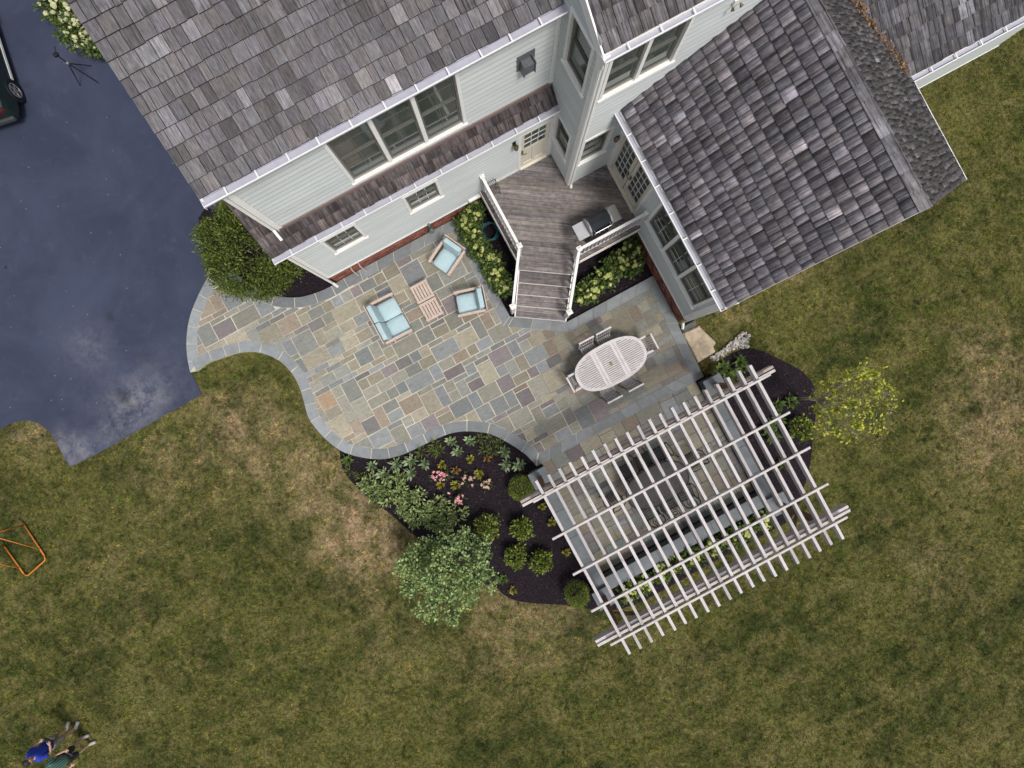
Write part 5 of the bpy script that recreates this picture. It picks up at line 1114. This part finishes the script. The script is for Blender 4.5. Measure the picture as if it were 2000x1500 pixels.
# ------------------------------------------------------------------ stones, hose
def rockprism(name, poly, z0, z1, mat, parent=None):
    poly = ccw(resample(poly, .12)); c = (sum(p[0] for p in poly) / len(poly), sum(p[1] for p in poly) / len(poly)); n = len(poly); rings = []
    for k, (sc_, z) in enumerate(((1.0, z0), (1.03, (z0 + z1) / 2), (1.0, z1 - .03), (.93, z1), (.6, z1 + .012), (.25, z1 + .005))):
        rings.append([((x - c[0]) * (sc_ + R.uniform(-.015, .015)), (y - c[1]) * (sc_ + R.uniform(-.015, .015)), z + (R.uniform(-.008, .008) if k else 0)) for x, y in poly])
    m = MB().add(sum(rings, []), [(k * n + i, k * n + (i + 1) % n, (k + 1) * n + (i + 1) % n, (k + 1) * n + i) for k in range(5) for i in range(n)] + [tuple(range(5 * n, 6 * n))])
    return m.build(name, mat, parent, (c[0], c[1], 0))
tag(rockprism('stepping_slab', Wp([(1334, 651), (1366, 636), (1374, 645), (1399, 669), (1394, 678), (1398, 687), (1364, 708), (1349, 678)], .15), -.05, .15, MAT['boulder']), 'large flat tan sandstone slab between patio and lawn', 'stone')
tag(rockprism('splash_slab', Wp([(1330, 640), (1358, 624), (1363, 637), (1335, 652)], .06), -.04, .06, M('dark_slate', (.1, .11, .1), .7, .2, 8, bump=.3)), 'dark slate slab under the sunroom downspout', 'stone')
pp = Wp([(1387, 699), (1418, 676), (1452, 646), (1463, 654), (1461, 679), (1430, 682), (1396, 708)]); m = MB(); m.anyc = True
xs = [p[0] for p in pp]; ys = [p[1] for p in pp]; k = 1500; x = RN.uniform(min(xs), max(xs), k); y = RN.uniform(min(ys), max(ys), k); ok = inside(x, y, pp)
for a, b in list(zip(x[ok], y[ok]))[:300]:
    g = R.choice([.16, .25, .34, .45, .55]) * R.uniform(.85, 1.15); m.col = (g, g * .93, g * .86); r_ = R.uniform(.03, .06); m.lathe([(r_ * .5, -.01), (r_, .012), (r_ * .9, .03), (r_ * .45, .045)], 6, (0, 0, 0), Matrix.Translation((a, b, R.uniform(-.02, .02))) @ Matrix.Diagonal((1, R.uniform(.6, 1), 1, 1)))
tag(m.build('river_pebbles', MAT['pebble'], smooth=True), 'strip of pale river pebbles beside the sandstone slab', 'pebbles', kind='stuff')
hc = P(957, 452, .12); m = MB()
pts = [(hc.x - .05 + (.26 + .05 * math.sin(i * .37) + .02 * math.sin(i * 1.9)) * math.cos(i * .35) + .03 * math.sin(i * .11), hc.y + (.26 + .05 * math.sin(i * .37 + 1)) * math.sin(i * .35) + .03 * math.cos(i * .13), .1 + .0018 * i + .015 * math.sin(i * .8)) for i in range(110)]
tag(m.tube(pts, .0125, 6).build('garden_hose', MAT['hose'], smooth=True), 'coiled teal garden hose lying among hydrangeas below the deck', 'hose')
# ------------------------------------------------------------------ tripod on the driveway
feet = [P(178, 128, 0), P(192, 162, 0), P(156, 167, 0)]; c0 = sum(feet, Vector()) / 3; tp = thing('tripod', 'black camera tripod standing on the dark driveway', 'tripod', (c0.x, c0.y, -.012))
ap = Vector((0, 0, .82)); q = P(133, 126, .82) - Vector((c0.x, c0.y, 0)); ap = Vector((q.x * .5, q.y * .5, .82))
for f_ in feet:
    l = f_ - Vector((c0.x, c0.y, 0)); MB().tube([tuple(ap), tuple(ap.lerp(l, .5)), tuple(l)], [.018, .016, .012], 6).build('leg', MAT['black'], tp)
MB().tube([tuple(ap + Vector((0, 0, -.12))), tuple(ap + Vector((0, 0, .38)))], .016, 8).build('centre_column', MAT['black'], tp)
MB().lathe([(.03, -.02), (.045, 0), (.045, .05), (.025, .07)], 10, tuple(ap)).build('collar', MAT['ironstone'], tp)
MB().rbox(.14, .1, .09, .02, Matrix.Translation(ap + Vector((0, 0, .42)))).build('head', MAT['black'], tp); MB().tube([tuple(ap + Vector((0, .05, .42))), tuple(ap + Vector((.06, .28, .36)))], .011, 6).build('pan_handle', MAT['black'], tp)
# ------------------------------------------------------------------ goal
A, B, Cc, D = P(47, 1025, .03), P(91, 1092, .03), P(51, 1127, .03), P(8, 1066, .03); gl = thing('goal_frame', 'orange tubular sports goal frame without net on the lawn', 'goal', tuple(B), world=True)
UPZ = Vector((0, 0, 1.25)); bk1 = B.lerp(Cc, .14) ; tubes = [('side_rail', [A, B.lerp(A, .1)]), ('side_rail', [D, Cc.lerp(D, .1)]), ('back_rail', [B.lerp(A, .1), B.lerp(A, .03).lerp(Cc, .04), B.lerp(Cc, .1), Cc.lerp(B, .1), Cc.lerp(D, .03).lerp(B, .04), Cc.lerp(D, .1)]), ('post', [A, A + UPZ]), ('post', [D, D + UPZ]), ('crossbar', [A + UPZ, D + UPZ]), ('brace', [A.lerp(B, .72), A + UPZ * .9]), ('brace', [D.lerp(Cc, .72), D + UPZ * .9])]
for nm_, L_ in tubes: MB().tube([tuple(p) for p in L_], .021 if nm_ != 'brace' else .014, 8).build(nm_, MAT['orange'], gl, smooth=True)
# ------------------------------------------------------------------ car at the edge of the driveway
hd = math.atan2(.984, .176); fwd = Vector((math.cos(hd), math.sin(hd), 0)); lft = Vector((-fwd.y, fwd.x, 0)); rw = P(20, 180, .33); cc = rw + fwd * 1.32 + lft * .74; cc.z = 0
car = thing('car', 'dark green-black car parked on the driveway, rear wheel and tail lamp showing', 'car', (cc.x, cc.y, -.012), hd)
paint = M('dark_car_paint', (.012, .022, .02), .18, .05, 2, spec=.6)
def loft(stations, mat, name, parent):
    m = MB(); n = len(stations[0][1]); vs = [(x, y, z) for x, sec in stations for y, z in sec]; fs = [(i * n + k, i * n + (k + 1) % n, (i + 1) * n + (k + 1) % n, (i + 1) * n + k) for i in range(len(stations) - 1) for k in range(n)]
    m.add(vs, fs + [tuple(range(n))[::-1], tuple((len(stations) - 1) * n + k for k in range(n))]); return m.build(name, mat, parent, smooth=False)
def sec(w, zb, zt, cr=.1): return [(-w * .9, zb), (w * .9, zb), (w, zb + .12), (w, zt - .22), (w * .95, zt - .06), (w * .8, zt), (-w * .8, zt), (-w * .95, zt - .06), (-w, zt - .22), (-w, zb + .12)]
body = loft([(-2.2, sec(.72, .42, .82)), (-2.12, sec(.82, .3, .95)), (-1.9, sec(.87, .26, 1.0)), (-1.0, sec(.9, .24, .98)), (.6, sec(.9, .24, .95)), (1.3, sec(.88, .25, .9)), (1.95, sec(.82, .28, .8)), (2.2, sec(.68, .36, .66))], paint, 'body', car)
def gsec(w, zt): return [(-w, .93), (w, .93), (w * .8, zt), (-w * .8, zt)]
gh = loft([(-1.95, gsec(.74, .97)), (-1.3, gsec(.8, 1.38)), (.2, gsec(.8, 1.42)), (1.05, gsec(.76, .97))], MAT['glass'], 'greenhouse', car); MB().rbox(1.5, 1.2, .05, .02, Tm(-.55, 0, 1.41), 2).build('roof', paint, car)
for x in (-1.32, 1.32):
    for s_ in (-1, 1):
        w = MB().lathe([(.2, -.1), (.31, -.11), (.335, -.08), (.335, .08), (.31, .11), (.2, .1)], 24, (0, 0, 0), Tm(x, s_ * .8, .335, hp)).build('wheel', MAT['black'], car)
        rim = MB(); rim.lathe([(.19, -.06), (.21, -.115), (.19, -.12), (.185, -.07)], 24, (0, 0, 0), Tm(x, s_ * .8, .335, hp if s_ < 0 else -hp) @ Matrix.Rotation(math.pi, 4, 'X'))
        for k in range(5): a = k * 2 * math.pi / 5; rim.bar((x, s_ * .905, .335), (x + .19 * math.cos(a), s_ * .905, .335 + .19 * math.sin(a)), .045, .02, (0, 1, 0))
        rim.build('rim', M('alloy', (.6, .6, .62), .3, .1, metal=.8), w)
for s_ in (-1, 1):
    MB().rbox(.2, .3, .16, .04, Tm(-2.1, s_ * .62, .78, 0, 0, -s_ * .35), 2).build('tail_lamp', M('red_lens', (.1, .008, .01), .15, .1), car); MB().rbox(.2, .3, .14, .04, Tm(2.05, s_ * .58, .64, 0, 0, s_ * .4), 2).build('headlight', M('clear_lens', (.5, .52, .55), .1, .1), car)
    MB().box(-.95, s_ * .905 - .012, .28, .95, s_ * .905 + .012, .36).build('sill_trim', MAT['gutterlip'], car); MB().rbox(.16, .2, .12, .03, Tm(.75, s_ * 1.0, .98), 2).build('mirror', paint, car)
MB().rbox(.12, 1.5, .16, .04, Tm(-2.22, 0, .48), 2).build('bumper', M('bumper_trim', (.05, .055, .06), .4, .1), car)
# ------------------------------------------------------------------ people
def skin(name, vs, es, rad, mat, parent, sub=2):
    me = bpy.data.meshes.new(name); me.from_pydata(vs, es, []); o = bpy.data.objects.new(name + '_tmp', me); C.objects.link(o)
    o.modifiers.new('s', 'SKIN'); sv_ = me.skin_vertices[0].data
    for i, r in enumerate(rad): sv_[i].radius = (r, r) if not isinstance(r, tuple) else r; sv_[i].use_root = i == 0
    ss = o.modifiers.new('u', 'SUBSURF'); ss.levels = ss.render_levels = sub
    ev = o.evaluated_get(bpy.context.evaluated_depsgraph_get()); nm_ = bpy.data.meshes.new_from_object(ev); bpy.data.objects.remove(o)
    nm_.materials.clear(); return link(name, nm_, mat, parent, smooth=True)
SK = M('skin', (.5, .31, .22), .6, .06, 8)
def person(u, v, yaw_off, label, shirt, pants, hair, h, pose):
    b = P(u, v, 0); f = Vector((-b.x, -b.y)).normalized(); yaw = math.atan2(-f.x, f.y) + yaw_off
    t = thing('person', label, 'person', (b.x, b.y, -.03), yaw); k = h / 1.72
    S = lambda L_: [(x * k, y * k, z * k) for x, y, z in L_]
    el, wr, hd_ = pose
    # pelvis, spine, chest, neck, head
    vs = [(0, 0, .94), (0, .0, 1.1), (0, .01, 1.3), (0, .0, 1.46), (0, .02, 1.52), (0, .03, 1.6), (0, .015, 1.68)]; es = [(0, 1), (1, 2), (2, 3), (3, 4), (4, 5), (5, 6)]; rd = [(.14, .1), (.13, .095), (.15, .11), .055, .065, .1, .085]
    for s_ in (-1, 1):
        i = len(vs); vs += [(s_ * .18, 0, 1.4), (s_ * el[0], el[1], el[2]), (s_ * wr[0], wr[1], wr[2]), (s_ * hd_[0], hd_[1], hd_[2])]; es += [(2, i), (i, i + 1), (i + 1, i + 2), (i + 2, i + 3)]; rd += [.06, .043, .03, (.042, .022)]
        for j in range(4): n_ = len(vs); vs += [(s_ * (hd_[0] - .03 + .02 * j) , hd_[1] + .05 - .004 * abs(j - 1), hd_[2] + .005), (s_ * (hd_[0] - .035 + .02 * j), hd_[1] + .08 - .008 * abs(j - 1), hd_[2] - .015)]; es += [(i + 3, n_), (n_, n_ + 1)]; rd += [.0095, .008]
        n_ = len(vs); vs += [(s_ * (hd_[0] - .05), hd_[1] + .015, hd_[2] + .02), (s_ * (hd_[0] - .06), hd_[1] + .045, hd_[2] + .02)]; es += [(i + 3, n_), (n_, n_ + 1)]; rd += [.011, .009]
        i = len(vs); sp_ = .13 if s_ > 0 else .14; fy = .06 * s_; vs += [(s_ * .1, 0, .86), (s_ * .12, .02 + fy * .5, .5), (s_ * sp_, fy, .09), (s_ * sp_ * 1.1, fy + .15, .035)]; es += [(0, i), (i, i + 1), (i + 1, i + 2), (i + 2, i + 3)]; rd += [.085, .058, .04, (.042, .03)]
    skin('body', S(vs), es, [tuple(q * k for q in r) if isinstance(r, tuple) else r * k for r in rd], SK, t)
    # shirt
    sv2 = [(0, 0, .8), (0, 0, 1.1), (0, .01, 1.3), (0, 0, 1.43)]; se = [(0, 1), (1, 2), (2, 3)]; sr = [(.215, .175), (.205, .17), (.225, .18), .095]
    for s_ in (-1, 1): i = len(sv2); sv2 += [(s_ * .18, 0, 1.4), tuple(Vector((s_ * .18, 0, 1.4)).lerp(Vector((s_ * el[0], el[1], el[2])), .8))]; se += [(2, i), (i, i + 1)]; sr += [.1, .088]
    skin('shirt', S(sv2), se, [tuple(q * k for q in r) if isinstance(r, tuple) else r * k for r in sr], shirt, t)
    pv = [(0, 0, 1.0)]; pe = []; prd = [(.19, .15)]
    for s_ in (-1, 1): i = len(pv); fy = .06 * s_; pv += [(s_ * .1, 0, .84), (s_ * .12, .02 + fy * .5, .47)]; pe += [(0, i), (i, i + 1)]; prd += [.125, .11]
    skin('shorts', S(pv), pe, [tuple(q * k for q in r) if isinstance(r, tuple) else r * k for r in prd], pants, t)
    for s_ in (-1, 1):
        sp_ = .13 if s_ > 0 else .14; fy = .06 * s_; MB().rbox(.1 * k, .28 * k, .09 * k, .03, Tm(s_ * sp_ * 1.06 * k, (fy + .08) * k, .045 * k), 3).build('shoe', M('pale_shoe', (.4, .4, .38), .7, .1), t, smooth=True)
    bm = bmesh.new(); bmesh.ops.create_icosphere(bm, subdivisions=3, radius=.115 * k)
    bmesh.ops.delete(bm, geom=[q for q in bm.verts if q.co.y > .035 * k and q.co.z < .05 * k or q.co.z < -.07 * k], context='VERTS')
    for q in bm.verts: q.co = Vector((q.co.x * .9, q.co.y * 1.05, q.co.z * 1.12)) + Vector((0, .01 * k, 1.635 * k)) + rvec() * .004
    me = bpy.data.meshes.new('hair'); bm.to_mesh(me); bm.free(); link('hair', me, hair, t, smooth=True)
    fm = MB()
    for s_ in (-1, 1): fm.lathe([(.001, -.01), (.012, 0), (.001, .01)], 8, (s_ * .035 * k, .108 * k, 1.62 * k)); 
    fm.build('eye', MAT['black'], t); MB().tube([S([(0, .1, 1.62)])[0], S([(0, .13, 1.585)])[0], S([(0, .105, 1.57)])[0]], [.008, .014, .008], 6).build('nose', SK, t, smooth=True); MB().tube([S([(-.025, .098, 1.545)])[0], S([(0, .106, 1.543)])[0], S([(.025, .098, 1.545)])[0]], .006, 5).build('mouth', M('lip', (.4, .18, .15), .5, .1), t)
    for s_ in (-1, 1): MB().lathe([(.008, -.008), (.025, 0), (.01, .01)], 8, (0, 0, 0), Tm(s_ * .098 * k, .02 * k, 1.6 * k, 0, hp)).build('ear', SK, t, smooth=True)
    return t, k
plaid, ptt, pb, pN, pL = nt('green_plaid'); pc = pN('TexCoord').outputs['Object']; wv = pN('TexWave'); wv.inputs['Scale'].default_value = 5; pL(pc, wv.inputs['Vector']); wz = pN('TexWave', bands_direction='Z'); wz.inputs['Scale'].default_value = 5; pL(pc, wz.inputs['Vector'])
c_ = mixc(pN, pL, rng(pN, pL, wv.outputs['Fac'], .7, .8, 0, 1), (.03, .1, .075), (.2, .34, .29)); c_ = mixc(pN, pL, rng(pN, pL, wz.outputs['Fac'], .7, .8, 0, .8), c_, (.12, .25, .21)); pL(c_, pb.inputs['Base Color']); pb.inputs['Roughness'].default_value = .9
dkh = M('dark_hair', (.015, .011, .01), .6, .2, 30)
p1, k1 = person(140, 1421, .55, 'person in a bright blue shirt and khaki shorts holding a controller on the lawn', M('blue_shirt', (.02, .05, .42), .8, .1, 8), M('khaki', (.3, .27, .22), .85, .1, 8), dkh, 1.62, ((.27, .04, 1.14), (.17, .22, 1.12), (.13, .27, 1.14)))
p2, k2 = person(169, 1447, -.3, 'person in a green plaid shirt and dark shorts standing beside the blue shirt', plaid, M('dark_shorts', (.035, .032, .045), .85, .1, 8), dkh, 1.62, ((.30, .0, 1.14), (.27, .16, .98), (.25, .22, .96)))
b = P(140, 1421, 0); rc = thing('remote_controller', 'small dark drone controller held by the person in blue', 'controller', p1.matrix_basis @ Vector((0, .33 * k1, 1.11 * k1)), p1.rotation_euler.z)
MB().rbox(.17, .1, .04, .012, Tm(), 2).build('case', MAT['black'], rc)
for s_ in (-1, 1): MB().tube([(s_ * .05, .05, .01), (s_ * .06, .13, .06)], .006, 5).build('antenna', MAT['black'], rc); MB().lathe([(.006, 0), (.006, .02), (.012, .025)], 8, (s_ * .05, 0, .02)).build('thumb_stick', MAT['ironstone'], rc)
